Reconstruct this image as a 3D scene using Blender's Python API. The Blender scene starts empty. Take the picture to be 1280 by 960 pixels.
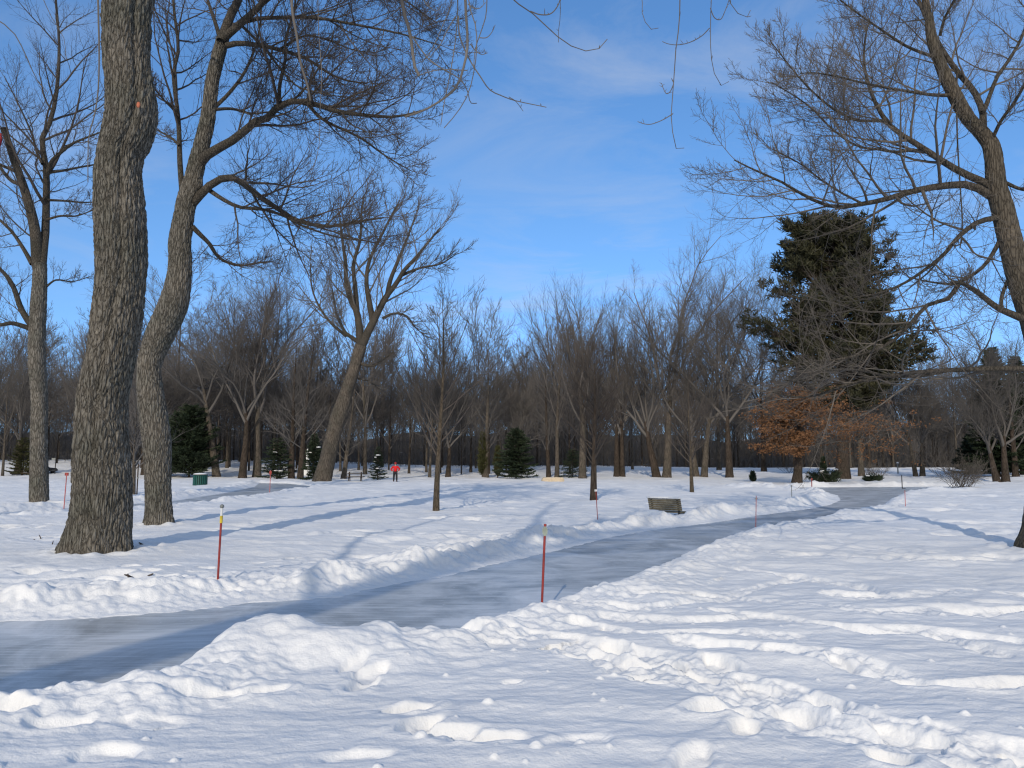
import bpy, bmesh, math, random
import numpy as np
from mathutils import Vector

SC = bpy.context.scene
COL = SC.collection
R = math.radians

# ------------------------------------------------------------------ camera numbers
F = 961.0                       # focal length in photo pixels (1280 wide)
EYE = 1.6
PITCH = math.atan(100.0 / F)
CP, SP = math.cos(PITCH), math.sin(PITCH)

def ray(u, v):
    a = (u - 640.0) / F; b = (480.0 - v) / F
    return np.array([a, CP - b * SP, SP + b * CP])

def at(u, v, Y):
    """point seen at photo pixel (u, v), standing Y metres in front"""
    d = ray(u, v); t = Y / d[1]
    return np.array([d[0] * t, Y, EYE + d[2] * t])

def sstep(a, b, x):
    t = np.clip((x - a) / (b - a), 0, 1)
    return t * t * (3 - 2 * t)

def base(x, y):
    """the lie of the land without any small relief"""
    x = np.asarray(x, float); y = np.asarray(y, float)
    fr = sstep(12, 40, x); fl = sstep(-12, -45, x)
    hill = (11.5 + 2.5 * np.sin(x * .045 + 1) + 1.5 * np.sin(x * .13)) * sstep(158, 300, y)
    r = hill + fr * 0.95 * sstep(55, 122, y) + (1 - fr) * (1.25 + 1.0 * fl) * sstep(82, 135, y)
    return r

def ground_at(u, v, z=0.0):
    d = ray(u, v)
    t = 1.0
    for k in range(4000):
        p = np.array([0, 0, EYE]) + d * t
        if p[2] <= float(base(p[0], p[1])) + z: return p
        t *= 1.002
    return p

# ------------------------------------------------------------------ noise
_rs = np.random.RandomState(7)
_perm = np.concatenate([_rs.permutation(256)] * 3)
_ga = _rs.rand(256) * 2 * np.pi
_gx, _gy = np.cos(_ga), np.sin(_ga)

def gn(x, y, seed=0):
    x = np.asarray(x, float) + seed * 17.31; y = np.asarray(y, float) + seed * 9.77
    xi = np.floor(x).astype(int); yi = np.floor(y).astype(int)
    xf = x - xi; yf = y - yi
    u = xf * xf * xf * (xf * (xf * 6 - 15) + 10); v = yf * yf * yf * (yf * (yf * 6 - 15) + 10)
    X = xi & 255; Y = yi & 255
    def g(a, b, dx, dy):
        h = _perm[_perm[a & 255] + (b & 255)]
        return _gx[h] * dx + _gy[h] * dy
    n00 = g(X, Y, xf, yf); n10 = g(X + 1, Y, xf - 1, yf)
    n01 = g(X, Y + 1, xf, yf - 1); n11 = g(X + 1, Y + 1, xf - 1, yf - 1)
    return ((n00 * (1 - u) + n10 * u) * (1 - v) + (n01 * (1 - u) + n11 * u) * v) * 1.5

def fbm(x, y, o=3, seed=0):
    s = 0; a = 1
    for k in range(o):
        s = s + a * gn(x * 2 ** k, y * 2 ** k, seed + k * 3); a *= 0.5
    return s

def unit(v):
    return v / np.maximum(np.linalg.norm(v, axis=-1, keepdims=True), 1e-9)

# ------------------------------------------------------------------ tagging
def tag(o, label=None, cat=None, group=None, kind=None):
    if label: o['label'] = label
    if cat: o['category'] = cat
    if group: o['group'] = group
    if kind: o['kind'] = kind
    return o

def empty(name, loc, rz=0.0):
    o = bpy.data.objects.new(name, None); COL.objects.link(o)
    o.empty_display_size = 0.2
    o.location = [float(c) for c in loc]; o.rotation_euler = (0, 0, rz)
    return o

def link(name, me, mat=None, parent=None):
    o = bpy.data.objects.new(name, me); COL.objects.link(o)
    if mat is not None and len(me.materials) == 0: me.materials.append(mat)
    if parent is not None: o.parent = parent
    return o

def np_mesh(name, V, Fq, smooth=True):
    """mesh from float verts (n,3) and a list of int face arrays (m,k)"""
    me = bpy.data.meshes.new(name)
    if not isinstance(Fq, (list, tuple)): Fq = [Fq]
    Fq = [f for f in Fq if len(f)]
    V = np.asarray(V, np.float32)
    me.vertices.add(len(V)); me.vertices.foreach_set('co', V.ravel())
    nl = sum(f.size for f in Fq); nf = sum(len(f) for f in Fq)
    me.loops.add(nl); me.polygons.add(nf)
    me.loops.foreach_set('vertex_index', np.concatenate([f.ravel() for f in Fq]).astype(np.int32))
    tot = np.concatenate([np.full(len(f), f.shape[1]) for f in Fq])
    st = np.concatenate([[0], np.cumsum(tot)[:-1]])
    me.polygons.foreach_set('loop_start', st.astype(np.int32))
    me.polygons.foreach_set('use_smooth', np.full(nf, smooth))
    me.update(calc_edges=True)
    return me

# ------------------------------------------------------------------ materials
def new_mat(name, rough=0.8, spec=0.3):
    m = bpy.data.materials.new(name); m.use_nodes = True
    nt = m.node_tree; b = nt.nodes['Principled BSDF']
    b.inputs['Roughness'].default_value = rough
    b.inputs['Specular IOR Level'].default_value = spec
    return m, nt, b

def nd(nt, t, **kw):
    n = nt.nodes.new(t)
    for k, v in kw.items():
        if k in n.inputs: n.inputs[k].default_value = v
        else: setattr(n, k, v)
    return n

def ramp(nt, stops):
    r = nt.nodes.new('ShaderNodeValToRGB')
    while len(r.color_ramp.elements) < len(stops): r.color_ramp.elements.new(0.5)
    for e, (p, c) in zip(r.color_ramp.elements, stops):
        e.position = p; e.color = (*c, 1) if len(c) == 3 else c
    return r

def plain(name, c, rough=0.6, spec=0.3, var=0.25, scale=8.0, metal=0.0):
    m, nt, b = new_mat(name, rough, spec)
    tc = nd(nt, 'ShaderNodeTexCoord'); n = nd(nt, 'ShaderNodeTexNoise', Scale=scale, Detail=4.0)
    nt.links.new(tc.outputs['Object'], n.inputs['Vector'])
    r = ramp(nt, [(0.3, tuple(x * (1 - var) for x in c)), (0.7, tuple(min(1, x * (1 + var)) for x in c))])
    nt.links.new(n.outputs['Fac'], r.inputs['Fac']); nt.links.new(r.outputs['Color'], b.inputs['Base Color'])
    b.inputs['Metallic'].default_value = metal
    return m

def bark_mat(name, dark, light, zs=0.16, sc=16.0, bump=0.03, moss=None):
    m, nt, b = new_mat(name, 0.9, 0.15)
    tc = nd(nt, 'ShaderNodeTexCoord')
    mp = nd(nt, 'ShaderNodeMapping'); mp.inputs['Scale'].default_value = (1, 1, zs)
    nt.links.new(tc.outputs['Object'], mp.inputs['Vector'])
    wn = nd(nt, 'ShaderNodeTexNoise', Scale=3.0, Detail=3.0)
    nt.links.new(mp.outputs['Vector'], wn.inputs['Vector'])
    mx = nd(nt, 'ShaderNodeMix', data_type='RGBA'); mx.blend_type = 'ADD'; mx.inputs[0].default_value = 0.16
    nt.links.new(mp.outputs['Vector'], mx.inputs[6]); nt.links.new(wn.outputs['Color'], mx.inputs[7])
    vo = nd(nt, 'ShaderNodeTexVoronoi', Scale=sc); vo.feature = 'DISTANCE_TO_EDGE'
    nt.links.new(mx.outputs[2], vo.inputs['Vector'])
    n2 = nd(nt, 'ShaderNodeTexNoise', Scale=sc * 2.2, Detail=6.0, Roughness=0.7)
    mp2 = nd(nt, 'ShaderNodeMapping'); mp2.inputs['Scale'].default_value = (1, 1, min(1, zs * 2.6)); nt.links.new(tc.outputs['Object'], mp2.inputs['Vector']); nt.links.new(mp2.outputs['Vector'], n2.inputs['Vector'])
    n3 = nd(nt, 'ShaderNodeTexNoise', Scale=1.3, Detail=3.0)
    nt.links.new(tc.outputs['Object'], n3.inputs['Vector'])
    vr = ramp(nt, [(0.0, (0.0, 0.0, 0.0)), (0.13, (0.62, 0.62, 0.62)), (0.45, (1, 1, 1))])
    nt.links.new(vo.outputs['Distance'], vr.inputs['Fac'])
    h = nd(nt, 'ShaderNodeMath', operation='MULTIPLY_ADD'); h.inputs[1].default_value = 1.2
    nt.links.new(n2.outputs['Fac'], h.inputs[0]); nt.links.new(vr.outputs['Color'], h.inputs[2])
    hs = nd(nt, 'ShaderNodeMath', operation='MULTIPLY'); hs.inputs[1].default_value = 0.45
    nt.links.new(h.outputs[0], hs.inputs[0])
    cr = ramp(nt, [(0.12, tuple(c * 0.22 for c in dark)), (0.45, dark), (0.72, tuple((a + c) / 2 for a, c in zip(dark, light))), (0.92, light)])
    nt.links.new(hs.outputs[0], cr.inputs['Fac'])
    tint = ramp(nt, [(0.32, (0.76, 0.78, 0.73) if moss is None else moss), (0.5, (0.92, 0.90, 0.86)), (0.68, (1.15, 1.10, 1.04))])
    nt.links.new(n3.outputs['Fac'], tint.inputs['Fac'])
    mm = nd(nt, 'ShaderNodeMix', data_type='RGBA'); mm.blend_type = 'MULTIPLY'; mm.inputs[0].default_value = 1.0
    nt.links.new(cr.outputs['Color'], mm.inputs[6]); nt.links.new(tint.outputs['Color'], mm.inputs[7])
    nt.links.new(mm.outputs[2], b.inputs['Base Color'])
    bp = nd(nt, 'ShaderNodeBump', Strength=0.9, Distance=bump)
    nt.links.new(h.outputs[0], bp.inputs['Height']); nt.links.new(bp.outputs['Normal'], b.inputs['Normal'])
    return m

def twig_mat(name, dark, light, sc=0.35):
    m, nt, b = new_mat(name, 0.75, 0.2)
    tc = nd(nt, 'ShaderNodeTexCoord'); oi = nd(nt, 'ShaderNodeObjectInfo')
    n = nd(nt, 'ShaderNodeTexNoise', Scale=sc, Detail=4.0)
    nt.links.new(tc.outputs['Object'], n.inputs['Vector'])
    a = nd(nt, 'ShaderNodeMath', operation='MULTIPLY_ADD'); a.inputs[1].default_value = 0.35
    nt.links.new(oi.outputs['Random'], a.inputs[0]); nt.links.new(n.outputs['Fac'], a.inputs[2])
    r = ramp(nt, [(0.35, dark), (1.0, light)])
    nt.links.new(a.outputs[0], r.inputs['Fac']); nt.links.new(r.outputs['Color'], b.inputs['Base Color'])
    return m

def snow_mat():
    m, nt, b = new_mat('snow', 0.75, 0.25)
    tc = nd(nt, 'ShaderNodeTexCoord')
    n1 = nd(nt, 'ShaderNodeTexNoise', Scale=38.0, Detail=5.0, Roughness=0.65)
    n2 = nd(nt, 'ShaderNodeTexNoise', Scale=0.6, Detail=4.0)
    n3 = nd(nt, 'ShaderNodeTexNoise', Scale=7.0, Detail=4.0, Roughness=0.6)
    for n in (n1, n2, n3): nt.links.new(tc.outputs['Object'], n.inputs['Vector'])
    r = ramp(nt, [(0.3, (0.81, 0.80, 0.775)), (0.7, (0.88, 0.87, 0.845))])
    nt.links.new(n2.outputs['Fac'], r.inputs['Fac']); nt.links.new(r.outputs['Color'], b.inputs['Base Color'])
    add = nd(nt, 'ShaderNodeMath', operation='MULTIPLY_ADD'); add.inputs[1].default_value = 3.0
    nt.links.new(n3.outputs['Fac'], add.inputs[0]); nt.links.new(n1.outputs['Fac'], add.inputs[2])
    bp = nd(nt, 'ShaderNodeBump', Strength=0.55, Distance=0.012)
    nt.links.new(add.outputs[0], bp.inputs['Height']); nt.links.new(bp.outputs['Normal'], b.inputs['Normal'])
    return m

def ice_mat():
    m, nt, b = new_mat('ice', 0.3, 0.4)
    tc = nd(nt, 'ShaderNodeTexCoord')
    # broad frosty patches
    n1 = nd(nt, 'ShaderNodeTexNoise', Scale=0.8, Detail=7.0, Roughness=0.66, Distortion=0.8)
    nt.links.new(tc.outputs['Object'], n1.inputs['Vector'])
    r = ramp(nt, [(0.38, (0.29, 0.312, 0.32)), (0.50, (0.45, 0.475, 0.485)), (0.63, (0.66, 0.675, 0.68))])
    nt.links.new(n1.outputs['Fac'], r.inputs['Fac'])
    # skate scratches: stretched noise lines in three directions
    last = r.outputs['Color']
    for k, (ang, st, lo, hi, amt) in enumerate([(42, 30, .58, .68, .34), (20, 40, .58, .67, .32), (64, 24, .58, .70, .32), (30, 70, .57, .66, .26), (-35, 50, .61, .69, .24)]):
        mp = nd(nt, 'ShaderNodeMapping'); mp.inputs['Rotation'].default_value = (0, 0, -R(ang))
        mp.inputs['Scale'].default_value = (0.5, st * 0.30, 1); mp.inputs['Location'].default_value = (k * 3.1, k * 1.7, 0)
        nz = nd(nt, 'ShaderNodeTexNoise', Scale=2.0, Detail=2.0, Distortion=0.25)
        nt.links.new(tc.outputs['Object'], mp.inputs['Vector']); nt.links.new(mp.outputs['Vector'], nz.inputs['Vector'])
        rr = ramp(nt, [(lo, (0, 0, 0)), (hi, (amt, amt, amt))])
        nt.links.new(nz.outputs['Fac'], rr.inputs['Fac'])
        mx = nd(nt, 'ShaderNodeMix', data_type='RGBA')
        nt.links.new(rr.outputs['Color'], mx.inputs[0]); nt.links.new(last, mx.inputs[6])
        mx.inputs[7].default_value = (0.80, 0.82, 0.83, 1); last = mx.outputs[2]
    # loose snow dust
    nz = nd(nt, 'ShaderNodeTexNoise', Scale=14.0, Detail=5.0, Roughness=0.7)
    nt.links.new(tc.outputs['Object'], nz.inputs['Vector'])
    rr = ramp(nt, [(0.60, (0, 0, 0)), (0.72, (0.55, 0.55, 0.55))]); nt.links.new(nz.outputs['Fac'], rr.inputs['Fac'])
    mx = nd(nt, 'ShaderNodeMix', data_type='RGBA')
    nt.links.new(rr.outputs['Color'], mx.inputs[0]); nt.links.new(last, mx.inputs[6]); mx.inputs[7].default_value = (0.75, 0.78, 0.8, 1)
    nt.links.new(mx.outputs[2], b.inputs['Base Color'])
    ro = nd(nt, 'ShaderNodeMapRange'); ro.inputs['To Min'].default_value = 0.26; ro.inputs['To Max'].default_value = 0.48
    nt.links.new(n1.outputs['Fac'], ro.inputs['Value']); nt.links.new(ro.outputs[0], b.inputs['Roughness'])
    bp = nd(nt, 'ShaderNodeBump', Strength=0.25, Distance=0.01)
    nt.links.new(nz.outputs['Fac'], bp.inputs['Height']); nt.links.new(bp.outputs['Normal'], b.inputs['Normal'])
    return m

M = dict(
    snow=snow_mat(), ice=ice_mat(),
    bark=bark_mat('furrowed_bark', (0.138, 0.127, 0.109), (0.375, 0.358, 0.32), 0.16, 19.0, 0.035),
    bark_far=bark_mat('grey_bark', (0.098, 0.083, 0.068), (0.21, 0.185, 0.155), 0.12, 12.0, 0.03),
    bark_dark=bark_mat('dark_bark', (0.058, 0.045, 0.036), (0.13, 0.106, 0.086), 0.12, 12.0, 0.03),
    bark_young=bark_mat('young_bark', (0.085, 0.068, 0.050), (0.18, 0.15, 0.115), 0.2, 22.0, 0.01),
    limb=bark_mat('limb_bark', (0.064, 0.056, 0.046), (0.150, 0.134, 0.112), 0.4, 18.0, 0.012),
    twig=twig_mat('twig_bark', (0.052, 0.042, 0.035), (0.115, 0.095, 0.078)),
    twig_pale=twig_mat('pale_twig_bark', (0.072, 0.061, 0.050), (0.16, 0.138, 0.114)),
    bark_mid=bark_mat('mid_bark', (0.088, 0.076, 0.060), (0.21, 0.185, 0.15), 0.16, 24.0, 0.015),
    twig_far=twig_mat('far_twig_bark', (0.070, 0.064, 0.058), (0.176, 0.159, 0.143), 0.15),
    twig_grey_far=twig_mat('grey_far_twigs', (0.088, 0.078, 0.070), (0.21, 0.188, 0.168), 0.2),
    grey_twig=twig_mat('grey_twig_bark', (0.085, 0.072, 0.062), (0.20, 0.18, 0.155), 2.0),
)

# ------------------------------------------------------------------ tubes and branching
def tubes(chains):
    """chains: list of (P (C,N,3), R (C,N), sides) -> verts, faces"""
    Vs, Fs = [], []; off = 0
    for P, Rr, S in chains:
        if len(P) == 0: continue
        C, N, _ = P.shape
        T = np.empty_like(P); T[:, 1:-1] = P[:, 2:] - P[:, :-2]; T[:, 0] = P[:, 1] - P[:, 0]; T[:, -1] = P[:, -1] - P[:, -2]
        T = unit(T); mt = unit(P[:, -1] - P[:, 0])
        ref = np.zeros((C, 3)); ref[np.arange(C), np.argmin(np.abs(mt), axis=1)] = 1
        U = unit(np.cross(T, ref[:, None, :])); W = np.cross(T, U)
        a = np.arange(S) * 2 * np.pi / S
        ring = (np.cos(a)[None, None, :, None] * U[:, :, None, :] + np.sin(a)[None, None, :, None] * W[:, :, None, :])
        V = P[:, :, None, :] + ring * Rr[:, :, None, None]
        Vs.append(V.reshape(-1, 3))
        c = np.arange(C)[:, None, None] * (N * S); i = np.arange(N - 1)[None, :, None] * S; j = np.arange(S)[None, None, :]; j2 = (j + 1) % S
        q = np.stack(np.broadcast_arrays(c + i + j, c + i + j2, c + i + S + j2, c + i + S + j), -1).reshape(-1, 4) + off
        Fs.append(q); off += C * N * S
    return np.concatenate(Vs), np.concatenate(Fs)

def tube_mesh(name, chains):
    V, Fq = tubes(chains)
    return np_mesh(name, V, Fq)

def interp(P, Rr, pi, t):
    N = P.shape[1]; f = np.clip(t * (N - 1), 0, N - 1 - 1e-6); i = f.astype(int); w = (f - i)
    a = P[pi, i]; b = P[pi, i + 1]
    p = a + (b - a) * w[:, None]
    r = Rr[pi, i] * (1 - w) + Rr[pi, i + 1] * w
    return p, r, unit(b - a)

def grow(P, Rr, rng, n, t0=0.25, t1=1.0, ang=(30, 60), ln=0.5, lnr=0.3, taper=0.5, N=6, up=0.3, wig=0.12, rr=0.6, rmin=0.004, rlen=0.012,
         flat=0.0, abs_len=None, bend=0.0, tip=True):
    C = len(P)
    if C == 0: return P[:0], Rr[:0]
    L = np.linalg.norm(np.diff(P, axis=1), axis=2).sum(1)
    pi = np.repeat(np.arange(C), n)
    k = np.tile(np.arange(n), C)
    t = t0 + (t1 - t0) * (k + rng.rand(len(k))) / n
    t = np.clip(t, 0, 0.995)
    if tip: t[k == n - 1] = 0.995
    p, r, T = interp(P, Rr, pi, t)
    ref = rng.randn(len(k), 3)
    az = (k * 2.39996 + rng.rand(C)[pi] * 6.28 + rng.randn(len(k)) * 0.5)
    A = unit(np.cross(T, np.array([0.13, 0.21, 0.97]) + 0.001 * ref)); B = np.cross(T, A)
    per = np.cos(az)[:, None] * A + np.sin(az)[:, None] * B
    if flat: per[:, 2] *= (1 - flat); per = unit(per)
    an = np.radians(ang[0] + (ang[1] - ang[0]) * rng.rand(len(k)))
    if tip: an[k == n - 1] *= 0.35
    d = unit(T * np.cos(an)[:, None] + per * np.sin(an)[:, None])
    base_len = L[pi] if abs_len is None else np.full(len(k), abs_len)
    l = base_len * ln * (1 + lnr * (rng.rand(len(k)) * 2 - 1)) * (1 - taper * (t - t0) / max(1e-6, t1 - t0))
    Q = np.empty((len(k), N, 3)); Q[:, 0] = p
    side = rng.randn(len(k), 3)
    for j in range(1, N):
        d = d + wig * rng.randn(len(k), 3) + bend * side / N
        d[:, 2] += up / N
        d = unit(d)
        Q[:, j] = Q[:, j - 1] + d * (l / (N - 1))[:, None]
    r0 = np.minimum(r * rr, np.maximum(rmin * 1.5, l * rlen)); r0 = np.maximum(r0, rmin)
    s = np.linspace(0, 1, N)
    RR = np.maximum(r0[:, None] * (1 - 0.8 * s[None, :]), rmin * (1 - 0.35 * s[None, :]))
    return Q, RR

def smooth_path(pts, n):
    """Catmull-Rom through pts, n samples spaced by arc length"""
    pts = np.asarray(pts, float)
    p = np.vstack([2 * pts[0] - pts[1], pts, 2 * pts[-1] - pts[-2]])
    out = []
    for i in range(len(pts) - 1):
        a, b, c, d = p[i:i + 4]
        for t in np.linspace(0, 1, 16, endpoint=False):
            out.append(0.5 * ((2 * b) + (-a + c) * t + (2 * a - 5 * b + 4 * c - d) * t * t + (-a + 3 * b - 3 * c + d) * t ** 3))
    out.append(pts[-1]); out = np.array(out)
    s = np.concatenate([[0], np.cumsum(np.linalg.norm(np.diff(out[:, :3], axis=0), axis=1))])
    q = np.linspace(0, s[-1], n)
    return np.stack([np.interp(q, s, out[:, k]) for k in range(out.shape[1])], 1)

def bark_trunk(name, path, sides, rows, amp, seed, flare=0.0, lobes=5, scale=1.0, fold=None):
    """path: rows (x, y, z, r).  A trunk whose ridged bark is real relief; coordinates relative to path[0]."""
    q = smooth_path(path, rows); o = np.array(path[0][:3]); C = q[:, :3] - o; r = q[:, 3]
    T = np.gradient(C, axis=0); T = unit(T)
    U = unit(np.cross(np.array([0.0, 1, 0]), T)); U = unit(U); W = np.cross(T, U)
    a = np.arange(sides) * 2 * np.pi / sides
    s = np.concatenate([[0], np.cumsum(np.linalg.norm(np.diff(C, axis=0), axis=1))])
    A, Sg = np.meshgrid(a, s); Rg = r[:, None] * np.ones_like(A)
    ca, sa = np.cos(A), np.sin(A)
    # cylinder-seamless noise through a circle in noise space
    def cyl(f, fz, sd):
        k = f * np.mean(r)
        return 0.5 * (gn(ca * k + 31.7, Sg * fz + sa * k * 0.37, sd) + gn(sa * k + 11.3, Sg * fz - ca * k * 0.29 + 5.1, sd + 5)) * 1.5
    wob = cyl(1.6, 0.5, seed) * 0.06 * np.mean(r) * 2
    arc = A * np.mean(r)
    wv = 0.5 * cyl(6 / scale, 1.3 / scale, seed + 9)
    # plates: ridges along the trunk broken across
    def seam(f, fz, sd):
        w = sstep(0, 0.6, A) * sstep(2 * np.pi, 2 * np.pi - 0.6, A)
        n1 = gn((arc + wv * 0.05) * f, Sg * fz + wv, sd)
        n2 = gn((arc + wv * 0.05 - 2 * np.pi * np.mean(r)) * f + 0.5, Sg * fz + wv, sd + 2)
        return n1 * w + n2 * (1 - w)
    n = np.abs(seam(17 / scale, 3.4 / scale, seed + 1)); n2 = np.abs(seam(32 / scale, 8 / scale, seed + 4))
    rid = np.minimum(n * 2.6, 1.0) * 0.7 + np.minimum(n2 * 2.4, 1) * 0.3
    dis = (rid - 0.55) * amp + wob
    if flare:
        f = np.exp(-Sg / 0.42)
        dis = dis + flare * f * (0.55 + 0.6 * np.cos(lobes * A + 0.7 + 0.4 * np.sin(A * 2)))
    if fold is not None:
        for (fa0, fa1, w, dep) in fold:
            fa = fa0 + (fa1 - fa0) * (Sg / s[-1]) + 0.15 * gn(Sg * 0.7, 0 * Sg, 3)
            dd = np.angle(np.exp(1j * (A - fa)))
            dis = dis - dep * np.exp(-(dd / w) ** 2) * sstep(0.3, 1.2, Sg)
    V = C[:, None, :] + (ca[..., None] * U[:, None, :] + sa[..., None] * W[:, None, :]) * (Rg + dis)[..., None]
    i = np.arange(rows - 1)[:, None] * sides; j = np.arange(sides)[None, :]; j2 = (j + 1) % sides
    Fq = np.stack(np.broadcast_arrays(i + j, i + j2, i + sides + j2, i + sides + j), -1).reshape(-1, 4)
    return np_mesh(name, V.reshape(-1, 3), Fq), q
#PART2
# ------------------------------------------------------------------ skating path outlines (from the lie of the ice)
def g2(u, v): return list(ground_at(u, v)[:2])
near_edge = [(-22.0, 0.6), (-12.0, 2.6), (-7.0, 4.2)] + [g2(*p) for p in [
    (0, 866), (50, 852), (100, 843), (150, 850), (200, 840), (262, 810), (300, 797), (345, 782), (430, 786), (500, 788), (560, 782),
    (620, 770), (647, 759), (690, 747), (728, 738), (755, 729), (793, 713), (837, 697), (880, 679), (911, 669), (974, 655), (1036, 646),
    (1080, 638), (1105, 630), (1115, 622), (1132, 614.5), (1200, 613)]]
far_edge = [list(ground_at(p[0], p[1], -0.10)[:2]) for p in [(1200, 608), (1130, 608.5), (1050, 609), (960, 609.5), (930, 610.5), (1000, 613), (1030, 615.5), (1046, 619), (1050, 625), (1036, 631),
    (1005, 637), (942, 645), (900, 652), (860, 657), (810, 663), (760, 672), (677, 692), (617, 705), (558, 719), (499, 729), (450, 738),
    (425, 746), (320, 753), (200, 766), (100, 773), (0, 777)]] + [(-9.0, 7.2), (-13.0, 6.2), (-22.0, 4.6)]
PATH_A = np.array(near_edge + far_edge)
PATH_B = np.array([g2(*p) for p in [(-120, 653), (0, 645), (110, 638), (214, 631), (300, 622), (350, 614.5), (388, 609),
    (392, 606), (360, 603), (324, 602.5), (318, 607), (282, 614), (214, 624), (110, 630.5), (0, 637), (-120, 643)]])

def sdf(poly, x, y, nn=0):
    x = np.asarray(x, float).ravel(); y = np.asarray(y, float).ravel()
    out = np.full(x.shape, 50.0); side = np.zeros(x.shape, bool)
    sel = np.where((x > poly[:, 0].min() - 4) & (x < poly[:, 0].max() + 4) & (y > poly[:, 1].min() - 4) & (y < poly[:, 1].max() + 4))[0]
    if len(sel) == 0: return out, side
    px, py = x[sel], y[sel]; d2 = np.full(px.shape, 1e9); ins = np.zeros(px.shape, bool); near = np.zeros(px.shape, bool)
    n = len(poly)
    for i in range(n):
        ax, ay = poly[i]; bx, by = poly[(i + 1) % n]
        ex, ey = bx - ax, by - ay; L = ex * ex + ey * ey + 1e-12
        t = np.clip(((px - ax) * ex + (py - ay) * ey) / L, 0, 1)
        e2 = (px - ax - t * ex) ** 2 + (py - ay - t * ey) ** 2
        b = e2 < d2; d2 = np.where(b, e2, d2); near = np.where(b, i < nn, near)
        c = ((ay > py) != (by > py)) & (px < ex * (py - ay) / (ey if abs(ey) > 1e-12 else 1e-12) + ax)
        ins ^= c
    out[sel] = np.where(ins, -1, 1) * np.sqrt(d2); side[sel] = near
    return out, side

# footprints: x, y, heading, half length, half width, depth
PRINTS = []
prng = random.Random(11)
def trail(pix, step=0.42, side=0.13, depth=0.13, jit=0.06, size=(0.19, 0.105), skip=0.0):
    p = np.array([g2(*q) for q in pix]); q = smooth_path(np.c_[p, np.zeros(len(p))], 400)[:, :2]
    s = np.concatenate([[0], np.cumsum(np.linalg.norm(np.diff(q, axis=0), axis=1))])
    k = 0; d = prng.random() * step
    while d < s[-1]:
        x = np.interp(d, s, q[:, 0]); y = np.interp(d, s, q[:, 1])
        x2 = np.interp(d + .05, s, q[:, 0]); y2 = np.interp(d + .05, s, q[:, 1])
        a = math.atan2(y2 - y, x2 - x) if d + .05 < s[-1] else a
        sd = side if k % 2 else -side
        if prng.random() >= skip:
            PRINTS.append((x - math.sin(a) * sd + prng.gauss(0, jit), y + math.cos(a) * sd + prng.gauss(0, jit), a + prng.gauss(0, .25),
                           size[0] * prng.uniform(.8, 1.25), size[1] * prng.uniform(.85, 1.3), depth * prng.uniform(.7, 1.3)))
        d += step * prng.uniform(.8, 1.2); k += 1
TRENCH = []        # furrows waded through the snow: polyline, half width, depth, seed
def furrow(pix, w, dep):
    p = np.array([g2(*q) for q in pix]); q = smooth_path(np.c_[p, np.zeros(len(p))], 14 + 3 * len(pix))[:, :2]
    TRENCH.append((q, w, dep, 80 + 3 * len(TRENCH)))
T_MAIN = [(600, 795), (680, 805), (750, 818), (810, 836), (880, 852), (940, 872), (1010, 897), (1090, 917), (1190, 938), (1330, 985)]
furrow(T_MAIN, .26, .10); trail(T_MAIN, .40, .14, .12); trail(T_MAIN, .5, .2, .11, .1)
T2 = [(640, 788), (740, 800), (830, 818), (900, 838), (980, 856), (1050, 880), (1130, 906), (1230, 925), (1330, 945)]
furrow(T2, .17, .09); trail(T2, .5, .10, .10)
T3 = [(850, 800), (960, 815), (1040, 822), (1110, 842), (1180, 856), (1330, 858)]
furrow(T3, .17, .13); trail(T3, .6, .06, .08, .04)
furrow([(900, 762), (980, 776), (1080, 791), (1160, 797), (1240, 818)], .15, .10)
furrow([(790, 742), (880, 740), (960, 748), (1050, 765), (1120, 771), (1300, 766)], .17, .10)
furrow([(760, 770), (860, 775), (960, 771), (1060, 790), (1170, 795), (1320, 812)], .14, .07)
furrow([(870, 700), (960, 712), (1040, 722), (1100, 740)], .20, .09)
furrow([(930, 688), (1040, 692), (1120, 697), (1290, 699)], .22, .07)
furrow([(700, 752), (780, 760), (850, 752), (930, 735), (1000, 716)], .18, .08)
furrow([(1300, 742), (1200, 736), (1130, 745), (1040, 742)], .18, .08)
furrow([(720, 778), (800, 790), (900, 792), (990, 800)], .14, .07)
furrow([(500, 790), (580, 794), (660, 800)], .2, .08); trail([(500, 790), (580, 796), (660, 800)], .4, .16, .09, .1)
trail([(-30, 735), (60, 725), (160, 727), (260, 735), (330, 728)], .4, .25, .09, .16)
trail([(0, 715), (90, 712), (180, 716), (300, 712), (420, 690)], .5, .25, .06, .2)
for (u, v, a, l, w, dd) in [(930, 912, 1.1, .16, .10, .08), (868, 948, 1.0, .21, .10, .07), (893, 890, .3, .2, .11, .11), (20, 878, .3, .2, .12, .11),
                            (48, 868, .4, .18, .10, .09), (5, 895, .2, .2, .11, .11), (70, 905, .2, .2, .12, .05), (265, 868, .2, .26, .10, .08),
                            (330, 862, .5, .2, .1, .06), (130, 940, .2, .2, .12, .05), (640, 850, .3, .1, .06, .03), (440, 832, 1.2, .2, .10, .05),
                            (452, 850, 1.2, .20, .10, .07), (462, 838, .8, .2, .1, .07), (512, 882, .5, .20, .11, .12), (528, 905, .9, .20, .10, .09), (560, 917, .1, .22, .11, .08), (610, 925, .1, .26, .10, .10),
                            (180, 900, .1, .3, .12, .03), (450, 950, .2, .22, .1, .04), (720, 930, .4, .25, .12, .03)]:
    x, y = g2(u, v); PRINTS.append((x, y, a, l, w, dd))

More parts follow.
